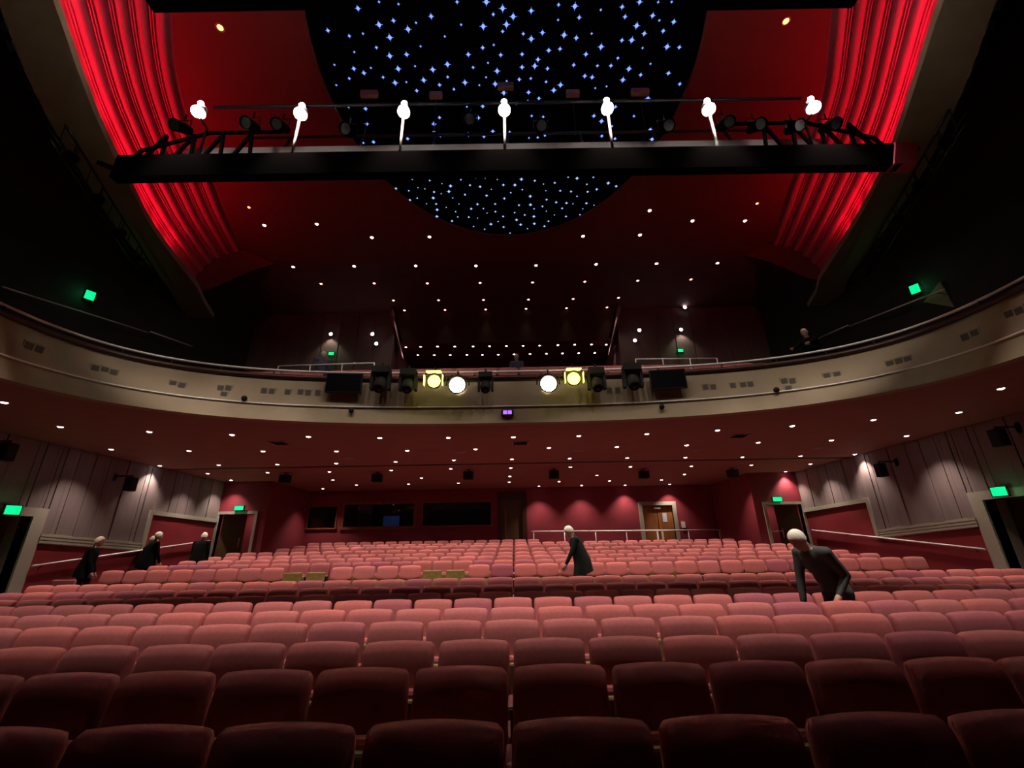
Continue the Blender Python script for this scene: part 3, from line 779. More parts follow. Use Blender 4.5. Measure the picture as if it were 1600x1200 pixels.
for i in range(NROW):
    ry, rz = ROWS[i]; xs, half = row_xs(i)
    for k, x in xs:
        if half: pos = 'in the middle' if k == 0 else ORD[abs(k)] + (' left' if k < 0 else ' right') + ' of the middle seat'
        else: pos = ORD[-k if k < 0 else k+1] + (' left' if k < 0 else ' right') + ' of the centre gap'
        ol = (i == 9 and any(abs(x-q) < .28 for q in OLIVE_X))
        nm = 'backless olive wooden tip-up seat' if ol else ('short-backed red theatre seat' if i == 9 else 'red theatre seat')
        make_seat(x, ry - .30, rz - SEAT_H, i == 9, ol, '%s, %s row from the camera, %s' % (nm, ORD[i+1], pos)); nse += 1
# the far rows: joined
def joined(parts, places, name, sc=1.0):
    vs = []; fs = []; mi = []; mats = []
    for me in parts:
        if me.materials[0] not in mats: mats.append(me.materials[0])
    src = [([v.co.copy() for v in me.vertices], [tuple(p.vertices) for p in me.polygons], mats.index(me.materials[0])) for me in parts]
    for (x, y, z) in places:
        for V, Fc, q in src:
            k = len(vs); vs += [(x+v.x, y+v.y, z+v.z) for v in V]; fs += [tuple(k+a for a in f) for f in Fc]; mi += [q]*len(Fc)
    me = bpy.data.meshes.new(name); me.from_pydata(vs, [], fs); me.polygons.foreach_set('use_smooth', [True]*len(fs)); me.polygons.foreach_set('material_index', mi)
    for q in mats: me.materials.append(q)
    me.update(); return obj(name, me)
back_lo = pad_mesh('backrest', .262, .47, .95, yb, .11, .02, .01, material('seat_fabric_far', (0.46, 0.138, 0.134), 0.85, noise=0.25, nscale=1.4, spec=.2, sheen=.25), nu=9, nv=6, taper=.04)
pl = [(x, ROWS[i][0]-.30, ROWS[i][1]-SEAT_H) for i in range(NROW, len(ROWS)) for k, x in row_xs(i)[0] if not (i == len(ROWS)-1 and x > .9)]
o = joined([back_lo, arm_me, leg_me], pl, 'far_stalls_seats')
tag(o, 'red seats in the last rows of the stalls below the back wall', 'seats', None, 'stuff')
# balcony seats
bp = []
for k in range(7):
    y = 10.5 + k*.95
    n = int(10.2/.56)
    for q in range(-n, n+1):
        x = q*.56 - .1
        if abs(x) > 9.6 or 3.9 < abs(x) < 4.9 or 7.0 < abs(x) < 7.9: continue
        if (k in (1,2) and -6.6 < x < -5.0) or (k in (3,4) and -.5 < x < .8) or (k in (0,1) and x > 7.0): continue
        bp.append((x, y-.30, bal_floor(y) + .02))
o = joined([back_lo, arm_me, leg_me], bp, 'balcony_seats')
tag(o, 'rows of red seats glimpsed above the balcony rail', 'seats', None, 'stuff')
# end panels at the aisle
pm = MB(); pm.bbox(-.03, .03, -.28, .28, 0, .78, .03); pend = pm.mesh('panel', M['fabric'])
pf = MB(); pf.box(-.04, .04, -.2, .2, 0, .05); pfm = pf.mesh('foot', M['metal_dark'])
for (x, y, lab) in ((-10.75, 11.3, 'red upholstered row end panel near the left exit door'), (10.6, 13.0, 'red upholstered row end panel below the right handrail')):
    e = empty('row_end_panel', (x, y, floor_z(y)), PI/2); obj('panel', pend, e); obj('foot', pfm, e)
    tag(e, lab, 'seat end')

# ---------------------------------------------------------------- downlights
rm = MB(); rm.lathe([(.06,-.008),(.07,-.012),(.085,-.006),(.085,0)], n=14); ring_me = rm.mesh('trim_ring', M['trim_ring'])
bm_ = MB(); bm_.lathe([(.0,-.020),(.03,-.018),(.046,-.012),(.052,-.004)], n=12); bulb_me = bm_.mesh('bulb', M['bulb'])
bulb_pink_me = bulb_me.copy(); bulb_pink_me.materials[0] = M['bulb_pink']
bulb_warm_me = bulb_me.copy(); bulb_warm_me.materials[0] = M['bulb_warm']
def c4(x, y): return (x*.3375, 390 + y*.3375)
def c5(x, y): return (500 + x*.3375, 390 + y*.3375)
def c6(x, y): return (1060 + x*.3375, 390 + y*.3375)
SOF = [c4(*p) for p in [(20,707),(280,820),(515,924),(692,843),(875,931),(1075,857),(1428,866),(741,1000),(962,1036),(1013,997),(1070,1067),(1160,1091),(1218,933),(1240,1032),(1284,994),(1340,1104),(1393,1091),(1495,1106),(1525,1028),(1541,1066),(1558,933),(1557,989)]]
SOF += [c5(*p) for p in [(277,871),(594,870),(895,868),(1198,862),(1513,853),(404,930),(720,923),(1060,917),(1374,913),(350,982),(620,974),(888,970),(1156,966),(1422,964),(330,1021),(606,1014),(883,1010),(1159,1006),(1437,1005),(268,1061),(470,1057),(680,1053),(879,1049),(1075,1047),(1282,1044),(1483,1042),(169,1089),(410,1085),(641,1080),(876,1076),(1107,1073),(1340,1070),(1581,1066),(1014,1094),(1211,1091),(1005,1114),(1189,1112),(1376,1110),(1562,1109)]]
SOF += [c6(*p) for p in [(1493,643),(1298,753),(1056,862),(902,788),(527,816),(181,836),(708,882),(369,893),(38,905),(828,947),(565,955),(296,960),(32,962),(611,992),(337,997),(60,1002),(496,1027),(235,1034),(28,1040),(407,1053),(175,1060),(226,1070),(156,1085),(92,1107)]]
pts = []
for (x, y) in SOF:
    p = atZ(x, y, SOFZ)
    if p.y > 20.6: p = Vector((p.x, 20.6, SOFZ))
    if p.y > YC - .1 and not (RL + .7 < p.x < RR - .7): continue
    p.x = max(WL+.25, min(WR-.25, p.x))
    if all((p-q).length > .3 for q in pts): pts.append(p)
rows_ = []
for p in sorted(pts, key=lambda p: p.y + .012*p.x*p.x):
    key = p.y + .012*p.x*p.x
    if rows_ and key - rows_[-1][0] < .42: rows_[-1][1].append(p)
    else: rows_.append([key, [p]])
for ri, (kk, ps) in enumerate(rows_):
    ps.sort(key=lambda p: p.x)
    for ci, p in enumerate(ps):
        e = empty('downlight', tuple(p)); obj('trim_ring', ring_me, e); obj('bulb', bulb_me, e)
        spot(e, (0,0,-.03), (0,0,-1), SOFFIT_W, 96, .75, (1, .80, .68), .04)
        tag(e, 'lit recessed downlight under the balcony, %s arc behind its front, %s from the left' % (ORD[ri+1], ORD[ci+1]), 'downlight', 'downlights under the balcony')
UPPER = {
 'around the star ellipse': [(413,352),(495,350),(581,371),(671,370),(911,369),(1000,367),(1082,345),(1164,345),(1015,329)],
 'first balcony ceiling row': [(458,417)] + [c5(*p) for p in [(158,77),(443,75),(722,75),(1000,73),(1278,68),(1558,65)]] + [(1121,411)],
 'second balcony ceiling row': [c5(*p) for p in [(5,158),(251,156),(497,156),(741,154),(984,152),(1226,148),(1471,144)]] + [(1079.6,436.6)],
 'third balcony ceiling row': [c5(*p) for p in [(340,235),(549,234),(757,233),(965,231),(1172,228),(1382,223)]],
 'fourth balcony ceiling row': [c5(*p) for p in [(391,281),(579,279),(767,278),(954,275),(1141,273),(1328,269)]],
 'front row of the rear recess': [c5(*p) for p in [(398,452),(466,450),(544,449),(624,449),(709,448),(785,447),(863,446),(940,445),(1017,444),(1101,442),(1179,440),(1257,439),(1325,440)]],
 'back row of the rear recess': [c5(*p) for p in [(453,488),(529,488),(603,488),(680,487),(752,487),(825,486),(899,485),(973,483),(1048,482),(1122,480),(1198,479),(1272,478)]]}
for nm, lst in UPPER.items():
    zc = 8.72 if 'recess' in nm else (CZ-.02 if 'star' in nm else CZ)
    pink = 'second' in nm or 'third' in nm or 'fourth' in nm
    for ci, (x, y) in enumerate(sorted(lst)):
        p = atZ(x, y, zc)
        if 'recess' not in nm: p.y = min(p.y, YU - .12)
        e = empty('downlight', tuple(p)); obj('trim_ring', ring_me, e); obj('bulb', bulb_pink_me if pink else bulb_me, e)
        if 'recess' in nm: e.scale = (.9, .9, .9)
        if not ('recess' in nm and ci % 3): spot(e, (0,0,-.03), (0,0,-1), UPPER_W, 80, .6, (1, .75, .62), .05)
        tag(e, 'lit recessed downlight, %s, %s from the left' % (nm, ORD[ci+1]), 'downlight', 'downlights in the upper ceiling')
for (x, y, lab) in ((389,324,'small warm downlight nearest the left cove'), (1183,318,'small warm downlight nearest the right cove'),
                    (344,43,'amber ceiling lamp between left cove and stars'), (1228,33,'amber ceiling lamp between right cove and stars')):
    p = atZ(x, y, CZ-.02); e = empty('downlight', tuple(p)); obj('trim_ring', ring_me, e); obj('bulb', bulb_warm_me, e)
    e.scale = (.75,.75,.75) if y > 100 else (1.1, 1.1, 1.1)
    tag(e, lab, 'downlight', 'downlights in the upper ceiling')
for ci, (x, y) in enumerate([(517,522),(582,522),(588,537),(1070,480),(1064,515),(999,516),(992,532)]):
    p = atY(x, y, YU - .12)
    e = empty('wall_lamp', tuple(p))
    m = MB(); m.lathe([(.05,.12),(.07,.1),(.085,0)], axis=(0,1,0), n=12); m.build('lamp_housing', M['metal_dark'], e)
    m = MB(); m.ellipsoid((0,-.01,0), .075, .035, .075, 10, 6); m.build('bulb', M['bulb'], e)
    if ci in (0, 4): spot(e, (0,-.08,-.02), (0,-.15,-1), 40, 100, .6, (1,.8,.65))
    tag(e, 'bright small lamp on the rear balcony wall, %s from the left' % ORD[[0,1,2,6,5,4,3][ci]+1], 'wall lamp', 'lamps on the rear balcony walls')

for (x, y, z, side) in LOBBY:  # unseen lamps added so the doorways do not stay black
    e = empty('downlight', (x, y, z)); obj('trim_ring', ring_me, e); obj('bulb', bulb_me, e)
    spot(e, (0,0,-.03), (0,0,-1), 60, 120, .6, (1, .8, .65), .04)
    tag(e, 'added unseen downlight brightening the lobby behind the %s corner doorway' % side, 'downlight', 'added lobby lights')
# ceiling vents, discs and black speakers under the balcony
for (x, y, lab) in ((437,692,'dark square ceiling vent, left part of the balcony underside'), (813,692,'dark square ceiling vent, middle of the balcony underside'), (1155,681,'dark square ceiling vent, right part of the balcony underside')):
    p = atZ(x, y, SOFZ); e = empty('ceiling_vent', tuple(p))
    m = MB(); 
    for (a,b,c,d) in ((-.22,.22,-.22,-.18),(-.22,.22,.18,.22),(-.22,-.18,-.18,.18),(.18,.22,-.18,.18)): m.box(a,b,c,d,-.02,0)
    m.build('frame', M['trim_ring'], e)
    m = MB(); m.box(-.18,.18,-.18,.18,-.006,0); m.build('backing', M['black'], e)
    for k in range(4):
        m = MB(); m.obox((0, -.135 + k*.09, -.012), (.18,0,0), (0,.03,.008), (0,-.001,.003)); m.build('louvre', M['outlet'], e)
    tag(e, lab, 'vent', 'ceiling vents')
for k, (x, y) in enumerate([(1087,702),(1277,700),(545,715),(720,706),(905,703),(1075,736)]):
    p = atZ(x, y, SOFZ); m = MB(); m.lathe([(.0,-.018),(.14,-.018),(.16,-.008),(.165,0)], n=18); o = m.build('ceiling_speaker', M['trim_ring']); o.location = p
    tag(o, 'flat round ceiling speaker disc, %s from the left' % ORD[[5,6,1,2,3,4][k]], 'speaker', 'round ceiling speakers')
for k, (x, y) in enumerate([(447,743),(590,742),(732,738),(865,737),(1005,737),(1143,735)]):
    p = atZ(x, y-4, SOFZ); e = empty('hanging_speaker', tuple(p))
    m = MB(); m.bbox(-.17,.17,-.14,.14,-.34,-.07,.02); b = m.build('cabinet', M['black'], e)
    m = MB(); m.box(-.14,.14,-.148,-.141,-.31,-.10); m.build('grille', M['metal_dark'], b)
    m = MB(); m.tube([(0,0,0),(0,0,-.09)], .02, 8); m.box(-.08,.08,-.05,.05,-.01,0); m.build('bracket', M['metal_dark'], e)
    tag(e, 'black box speaker hung under the balcony, %s from the left' % ORD[k+1], 'speaker', 'black speakers under the balcony')
# wall speakers on brackets
for (x, y, s, lab) in ((205,755,-1,'black speaker on a bracket arm, left wall'), (1376,733,1,'black speaker on a bracket arm above the right dado'), (1560,682,1,'black speaker on a bracket near the right edge of the picture'), (12,704,-1,'dark speaker box high on the left wall near the picture edge')):
    W = WL if s < 0 else WR
    p = atX(x, y, W - s*.55); e = empty('wall_speaker', tuple(p))
    m = MB(); m.bbox(-.10,.10,-.12,.12,-.22,.16,.02); b = m.build('cabinet', M['black'], e)
    m = MB(); m.box(-s*.105-.004, -s*.105+.004, -.09,.09,-.18,.12); m.build('grille', M['metal_dark'], b)
    m = MB(); m.tube([(0,.0,.15),(0,0,.21),(s*.54,0,.21)], .018, 6); m.box(min(s*.52,s*.55), max(s*.52,s*.55), -.06,.06,.08,.3); m.build('bracket_arm', M['metal_dark'], e)
    tag(e, lab, 'speaker', 'wall speakers')

# ---------------------------------------------------------------- exit signs
def exit_sign(p, n, lab, w=.36, h=.2):
    n = Vector(n).normalized(); t = Vector((-n.y, n.x, 0)); u = Vector((0,0,1))
    e = empty('exit_sign', tuple(p))
    m = MB(); m.obox(-n*.0, t*(w/2+.02), n*.03, u*(h/2+.02)); m.build('case', M['metal_dark'], e)
    m = MB(); m.obox(n*.033, t*(w/2), n*.004, u*(h/2)); m.build('lit_face', M['exit'], e)
    l = bpy.data.lights.new('sign_glow', 'POINT'); l.energy = 1.2; l.color = (.05,1,.35); l.shadow_soft_size = .1
    lo = bpy.data.objects.new('sign_glow', l); COL.objects.link(lo); lo.parent = e; lo.location = n*.15
    tag(e, lab, 'exit sign', 'green exit signs')
exit_sign(atX(19,797,WL+.15), (1,-.35,0), 'green exit sign over the brown door on the left wall', .26, .19)
exit_sign(atX(1562,768,WR-.15), (-1,-.35,0), 'green exit sign over the dark door on the right wall', .26, .19)
exit_sign(atY(374,794,YC-.1), (0,-1,0), 'green exit sign over the left corner doorway', .34, .15)
exit_sign(atY(1214,780,YC-.1), (0,-1,0), 'green exit sign over the right corner doorway', .34, .15)
exit_sign(atX(140,462,WL+.06), (1,-.6,0), 'green exit sign on the dark upper left wall', .20, .25)
exit_sign(atX(1430,452,WR-.06), (-1,-.6,0), 'green exit sign on the dark upper right wall', .20, .25)
exit_sign(atY(518,553,YU-.08), (0,-1,0), 'small green exit sign on the left rear balcony wall', .22, .13)
exit_sign(atY(1063,548,YU-.08), (0,-1,0), 'small green exit sign on the right rear balcony wall', .22, .13)

# ---------------------------------------------------------------- balcony front lanterns, monitors
def frame_of(n):
    n = Vector(n).normalized(); t = Vector((-n.y, n.x, 0)).normalized(); u = Vector((0,0,1)); return n, t, u
def par(px, py, lens, lab, r=.17, hot=False):
    p, n = on_front(px, py); n, t, u = frame_of(n)
    c = p + n*.40; e = empty('stage_lantern', tuple(c))
    ax = (n - u*.12).normalized()
    m = MB(); m.lathe([(.06,-.24),(.11,-.20),(r*.8,-.05),(r,.06),(r+.01,.10),(r-.015,.10),(r-.02,.06)], axis=ax, n=18); m.build('housing', M['black'], e)
    m = MB(); m.lathe([(.0,.075),(r*.5,.07),(r-.03,.05)], axis=ax, n=18); m.build('lens', lens, e)
    m = MB(); m.tube([t*(r+.05), t*(r+.05)+u*.18, u*.26, -t*(r+.05)+u*.18, -t*(r+.05)], .014, 6, ); m.build('yoke', M['metal_dark'], e)
    if lens is M['par_yellow']:  # barn doors glow themselves, standing in for lamplight caught on them
        for sg in (-1, 1):
            m = MB(); m.obox(ax*.14 + t*sg*(r+.03), t*.004, ax*.07, u*.12); m.build('barn_door', M['par_yellow'], e)
        m = MB(); m.obox(ax*.12 + u*(r+.03), u*.006, ax*.09, t*(r-.01)); m.build('barn_door', M['par_yellow'], e)
    m = MB(); m.tube([u*.24, u*.34, u*.34 - n*.33], .016, 6); m.build('clamp_arm', M['metal_dark'], e)
    if hot: spot(e, ax*.12, ax*3, 60, 60, .6, (1,.9,.5), .1)
    tag(e, lab, 'stage light', 'lanterns on the balcony front')
par(683,606, M['par_yellow'], 'yellow glowing lantern with barn doors, left on balcony front')
par(718,612, M['par_white'], 'dazzling warm white lantern, left on balcony front', .20, True)
par(855,610, M['par_white'], 'dazzling warm white lantern, right on balcony front', .20, True)
par(893,602, M['par_yellow'], 'yellow glowing lantern with barn doors, right on balcony front')
def moving_head(px, py, lab, k=1.0):
    p, n = on_front(px, py); n, t, u = frame_of(n); c = p + n*.32; e = empty('moving_light', tuple(c))
    m = MB(); m.obox(u*.20*k, t*.15*k, n*.13*k, u*.06*k); m.build('base', M['black'], e)
    for sg in (-1, 1):
        m = MB(); m.obox(t*sg*.15*k + u*.0, t*.025*k, n*.06*k, u*.16*k); m.build('yoke_arm', M['black'], e)
    m = MB(); ax = (n*.6 - u*.8).normalized(); m.lathe([(.0,-.17*k),(.08*k,-.16*k),(.115*k,-.08*k),(.12*k,.06*k),(.10*k,.16*k),(.085*k,.165*k)], axis=ax, n=14, o=-u*.04*k); h = m.build('head', M['black'], e)
    m = MB(); m.lathe([(.0,.16*k),(.08*k,.15*k)], axis=ax, n=14, o=-u*.04*k); m.build('lens', M['screen_off'], h)
    m = MB(); m.tube([u*.26*k, u*.36*k, u*.36*k - n*.28], .018, 6); m.build('clamp_arm', M['metal_dark'], e)
    tag(e, lab, 'stage light', 'unlit moving lights on the balcony front')
moving_head(600,604,'unlit black moving light beside the left monitor on balcony front', 1.25)
moving_head(642,606,'unlit black moving light beside the left yellow lantern', 1.15)
moving_head(760,608,'unlit black moving light right of the left white lantern', 1.0)
moving_head(929,604,'unlit black moving light beside the right yellow lantern', 1.15)
moving_head(984,600,'unlit black moving light beside the right monitor on balcony front', 1.25)
for (x, y, lab) in ((542,604,'black flat monitor hung at the left of the balcony front'), (1040,598,'black flat monitor hung at the right of the balcony front')):
    p, n = on_front(x, y); n, t, u = frame_of(n); c = p + n*.22; e = empty('monitor', tuple(c))
    m = MB(); m.obox((0,0,0), t*.39, n*.035, u*.225); b = m.build('case', M['black'], e)
    m = MB(); m.obox(n*.037, t*.37, n*.003, u*.205); m.build('screen', M['screen_off'], b)
    m = MB(); m.obox(-n*.12 + u*.1, t*.06, n*.09, u*.04); m.build('bracket', M['metal_dark'], e)
    tag(e, lab, 'monitor', 'monitors on the balcony front')
p, n = on_front(793,646); n, t, u = frame_of(n); e = empty('led_display', tuple(p + n*.05))
m = MB(); m.obox((0,0,0), t*.14, n*.04, u*.06); m.build('case', M['black'], e)
for sg in (-1, 1):
    m = MB(); m.obox(n*.042 + t*sg*.052, t*.043, n*.003, u*.042); m.build('lit_panel', M['purple'], e)
tag(e, 'small box with two purple lit squares under the balcony front', 'display')
for (x, y, lab) in ((550,643,'small black camera on the balcony front below the left monitor'), (1033,637,'small black camera on the balcony front below the right monitor'), (383,624,'small dark sensor on the left curve of the balcony front'), (1212,611,'small dark sensor on the right curve of the balcony front')):
    p, n = on_front(x, y); n, t, u = frame_of(n); e = empty('camera_unit', tuple(p + n*.08))
    m = MB(); m.ellipsoid((0,0,0), .06, .06, .06, 10, 8); m.build('dome', M['black'], e)
    m = MB(); m.tube([(0,0,0), tuple(-n*.08)], .02, 6); m.build('bracket', M['metal_dark'], e)
    tag(e, lab, 'camera', 'small cameras on the balcony front')

# upper side handrails
for s, a, b, lab in ((-1, atX(3,448,WL+.3), atX(300,541,WL+.3), 'thin sloping handrail on the dark upper left wall'), (1, atX(1475,452,WR-.3), atX(1278,529,WR-.3), 'thin sloping handrail on the dark upper right wall')):
    e = empty('upper_handrail', tuple(a)); m = MB(); m.tube([(0,0,0), tuple((b-a)*.68)], .022, 8); m.build('rail_bar', M['chrome'], e)
    m = MB(); m.tube([tuple((b-a)*.69 + Vector((0,0,.05))), tuple(b-a)], .022, 8); m.build('rail_bar', M['chrome'], e)
    for k in range(5):
        q = (b-a)*(.05+.22*k); m = MB(); m.tube([tuple(q), tuple(q + Vector((s*.28,0,-.05)))], .01, 6); m.build('bracket', M['metal_dark'], e)
    tag(e, lab, 'handrail')
# balcony aisle rails (pale)
for s, xa, xb, lab in ((-1, 585, 435, 'pale rail at the left balcony aisle'), (1, 993, 1120, 'pale rail at the right balcony aisle')):
    a = atY(xa, 567 if s < 0 else 561, 11.2); b = atY(xb, 572 if s < 0 else 560, 11.2)
    e = empty('aisle_rail', (a.x, 11.2, a.z)); m = MB(); m.tube([(0,0,0), tuple(b-a)], .02, 8); m.build('rail_bar', M['chrome'], e)
    for k in range(4):
        q = (b-a)*(k/3); m = MB(); m.tube([tuple(q), (q.x, 0, -1.0)], .015, 6); m.build('rail_post', M['chrome'], e)
    tag(e, lab, 'rail')

# ---------------------------------------------------------------- lighting bridge across the hall
BY = 5.55
br = empty('lighting_bridge', (0, BY, 6.0)); L0 = -br.location
def bpart(m, name, mat, par=None):
    o = m.build(name, mat, par or br)
    if par is None: o.location = L0
    return o
zl, zr = 5.93, 5.83                        # it hangs very slightly lower on the right
m = MB(); m.obox((-.05, BY+.08, 6.12), (6.62,0,-.02), (0,.08,0), (0,0,.235)); bpart(m, 'front_beam', M['bridge_black'])
m = MB(); m.obox((-.05, 6.62, 7.50), (6.5,0,-.02), (0,.03,0), (0,0,.20)); bpart(m, 'rear_board', material('grey_toe_board', (.16,.13,.13), .6))
m = MB(); m.tube([(-6.4, BY+.2, 6.35), (6.4, BY+.2, 6.3)], .03); bpart(m, 'chord_pipe', M['metal_dark'])
for (y, z) in ((5.9, 7.95), (6.9, 8.35)):
    m = MB(); m.tube([(-5.6, y, z), (5.6, y, z-.03)], .03); bpart(m, 'lamp_bar', M['metal_dark'])
for k in range(9):
    x = -6.2 + k*1.55
    m = MB(); m.beam((x, BY+.1, 6.3), (x, 6.62, 7.3), .06); bpart(m, 'cross_brace', M['metal_dark'])
    m = MB(); m.beam((x, 6.62, 7.5), (x, 6.9, 8.35), .045); bpart(m, 'upright', M['metal_dark'])
redm = M['rib']
for s in (-1, 1):
    for k in range(4):
        x0, x1 = s*(4.7 + k*.55), s*(4.98 + k*.55)
        m = MB(); m.beam((x0, 6.0, 6.4), (x1, 6.2, 7.6), .05); bpart(m, 'lattice_strut', M['bridge_black'])
        m = MB(); m.beam((x1, 6.2, 7.6), (s*(5.25+k*.55), 6.0, 6.4), .05); bpart(m, 'lattice_strut', M['bridge_black'])
    m = MB(); m.tube([(s*4.4, 6.2, 7.65), (s*5.8, 6.2, 7.65), (s*6.9, 6.1, 7.1), (s*7.0, 6.0, 6.6)], .035); bpart(m, 'top_chord', M['bridge_black'])
    m = MB(); m.beam((s*6.6, BY+.1, 6.1), (s*8.6, 6.9, 7.7), .09); bpart(m, 'hanger', M['black'])
m = MB(); m.obox((6.72, BY+.1, 6.12), (.22,.03,.02), (0,.10,0), (.09,0,.24)); bpart(m, 'end_cap', M['rib'])
tag(br, 'black lighting bridge spanning the hall in front of the star ceiling', 'lighting bridge')
# seven work lamps standing on the bridge
LAMPS = [(311,175),(470,178),(631,175),(788,172),(949,170),(1107,171),(1270,168)]
LL = ['leftmost','second from left','third from left','middle','third from right','second from right','rightmost']
for k, (x, y) in enumerate(LAMPS):
    p = atY(x, y, BY+.02); e = empty('work_lamp', (p.x, BY+.02, 6.34))
    h = p.z - 6.34
    if k not in (0, 6):
        m = MB(); m.tube([(0,0,0), (0,0,h-.1)], .025, 8); m.build('post', M['post'], e)
    else:
        m = MB(); m.tube([(0,0,0), (0,.25,.2), (0,.25,h-.1), (0,0,h-.06)], .02, 8); m.build('post', M['bridge_black'], e)
    ax = Vector((0, -.35, -.93)).normalized()
    m = MB(); m.lathe([(.0,-.20),(.07,-.18),(.095,-.08),(.105,-.02),(.11,.0)], o=(0,0,h), axis=ax, n=16); m.build('housing', M['white'], e)
    m = MB(); m.ellipsoid((0,-.03,h-.03), .10, .10, .10, 14, 10); m.build('lens', M['flood'], e)
    m = MB(); m.ellipsoid((0,-.02,h+.19), .055, .04, .05, 10, 8); m.build('upper_lens', M['flood'], e)
    spot(e, (0, -.32, h-.12), (0, 1.5, h-8), BRIDGE_W, 68, .9, (1,.86,.76), .10)
    spot(e, (0, -.32, h-.10), (0, 3.0, h-2.7), FILL_W, 132, .5, (1,.9,.78), .10)
    spot(e, (0, .14, h+.05), (0, 1.0, h+.12), 16, 75, .7, (1,1,.92), .08)
    tag(e, 'brilliant white work lamp on the lighting bridge, '+LL[k], 'work lamp', 'work lamps on the bridge')
# pale boxes on the rear bar
for k, (x, y, w) in enumerate([(577,147,26),(681,149,19),(790,135,24),(895,146,20),(1000,144,27)]):
    p = atY(x, y, 6.85); e = empty('junction_box', tuple(p)); hw = w/FPX*6.85/.68/2*1.0
    m = MB(); m.bbox(-hw, hw, -.05, .05, -.075, .075, .01); b = m.build('box_body', material('pale_box_%d' % k, (.36,.22,.18), .6), e)
    m = MB(); m.tube([(0,.05,.0),(0,.05,8.36-p.z)], .012, 6); m.build('hook', M['metal_dark'], e)
    tag(e, 'pale box on the rear bar of the bridge, %s from the left' % ORD[k+1], 'box', 'pale boxes on the bridge')
# unlit spotlights hanging in the bridge
for k, (x, y) in enumerate([(285,200),(393,196),(440,198),(545,205),(735,190),(845,200),(1040,200),(1132,195),(1180,198),(1240,200),(1295,198)]):
    p = atY(x, y, 6.2); e = empty('bridge_spotlight', tuple(p))
    ax = Vector((0,-.8,-.6)).normalized()
    m = MB(); m.lathe([(.0,-.22),(.08,-.2),(.10,-.05),(.10,.15),(.12,.22),(.11,.22)], axis=ax, n=12); b = m.build('housing', M['bridge_black'], e)
    m = MB(); m.lathe([(.0,.20),(.10,.19)], axis=ax, n=12); m.build('lens', M['black'], b)
    m = MB(); m.tube([(-.14,0,0),(-.14,0,.2),(.14,0,.2),(.14,0,0)], .012, 6); m.tube([(0,0,.2),(0,0,.35)], .015, 6); m.build('yoke', M['metal_dark'], e)
    tag(e, 'unlit black spotlight hanging inside the bridge, %s from the left' % ORD[k+1], 'stage light', 'unlit spotlights on the bridge')
# second bars at the top of the picture
for s, x0, x1, lab in ((-1, 222, 492, 'dark lighting bar cut by the top edge of the picture, left'), (1, 1062, 1352, 'dark lighting bar cut by the top edge of the picture, right')):
    a, b = atY(x0, 9 if s < 0 else 4, 4.1), atY(x1, 7 if s < 0 else 6, 4.1); e = empty('upper_lighting_bar', tuple((a+b)/2)); hw = (b.x-a.x)/2
    m = MB(); m.bbox(-hw, hw, -.02, .18, .15, .35, .03); m.build('bar_box', M['bridge_black'], e)
    for k in range(6):
        m = MB(); m.ellipsoid((-hw*.7 + k*hw*.28, -.03, .18), .14, .03, .05, 10, 6); m.build('cloth_swag', M['arm'] if s > 0 else M['black'], e)
    for q in (-.7, .7):
        m = MB(); m.tube([(q*hw,0,.2),(q*hw,0,2.0)], .015, 6); m.build('hanger', M['metal_dark'], e)
    tag(e, lab, 'lighting bar')
# side lighting booms below the coves
for s, side in ((-1, 'left'), (1, 'right')):
    e = empty('lighting_boom', (s*9.0, 6.8, 7.3)); 
    A = Vector((s*8.3, 5.9, 7.55)); B = Vector((s*10.4, 11.2, 7.5))
    for off in ((0,0,0), (s*.35,0,0), (s*.18,0,-.35)):
        m = MB(); m.tube([tuple(A+Vector(off)-e.location), tuple(B+Vector(off)-e.location)], .025, 6); m.build('boom_pipe', M['metal_dark'], e)
    for k in range(12):
        p = A.lerp(B, k/11) - e.location; q = A.lerp(B, min(1,(k+.5)/11)) - e.location
        m = MB(); m.beam(tuple(p), tuple(q + Vector((s*.18,0,-.35))), .02); m.build('boom_brace', M['metal_dark'], e)
    tag(e, 'dark lattice boom under the %s ceiling cove' % side, 'lighting boom')
    for k in range(5):
        p = A.lerp(B, .08 + k*.2) + Vector((0, 0, -.33)); f = empty('boom_spotlight', tuple(p)); ax = Vector((-s*.5,-.6,-.6)).normalized()
        m = MB(); m.lathe([(.0,-.2),(.09,-.18),(.11,.0),(.11,.15),(.13,.2)], axis=ax, n=12); m.build('housing', M['black'], f)
        m = MB(); m.lathe([(.0,.16),(.11,.15)], axis=ax, n=12); m.build('lens', M['screen_off'], f)
        m = MB(); m.tube([(0,0,.0),(0,0,.35)], .015, 6); m.build('yoke', M['metal_dark'], f)
        tag(f, 'unlit spotlight on the %s boom, %s from its near end' % (side, ORD[k+1]), 'stage light', 'unlit spotlights on the side booms')

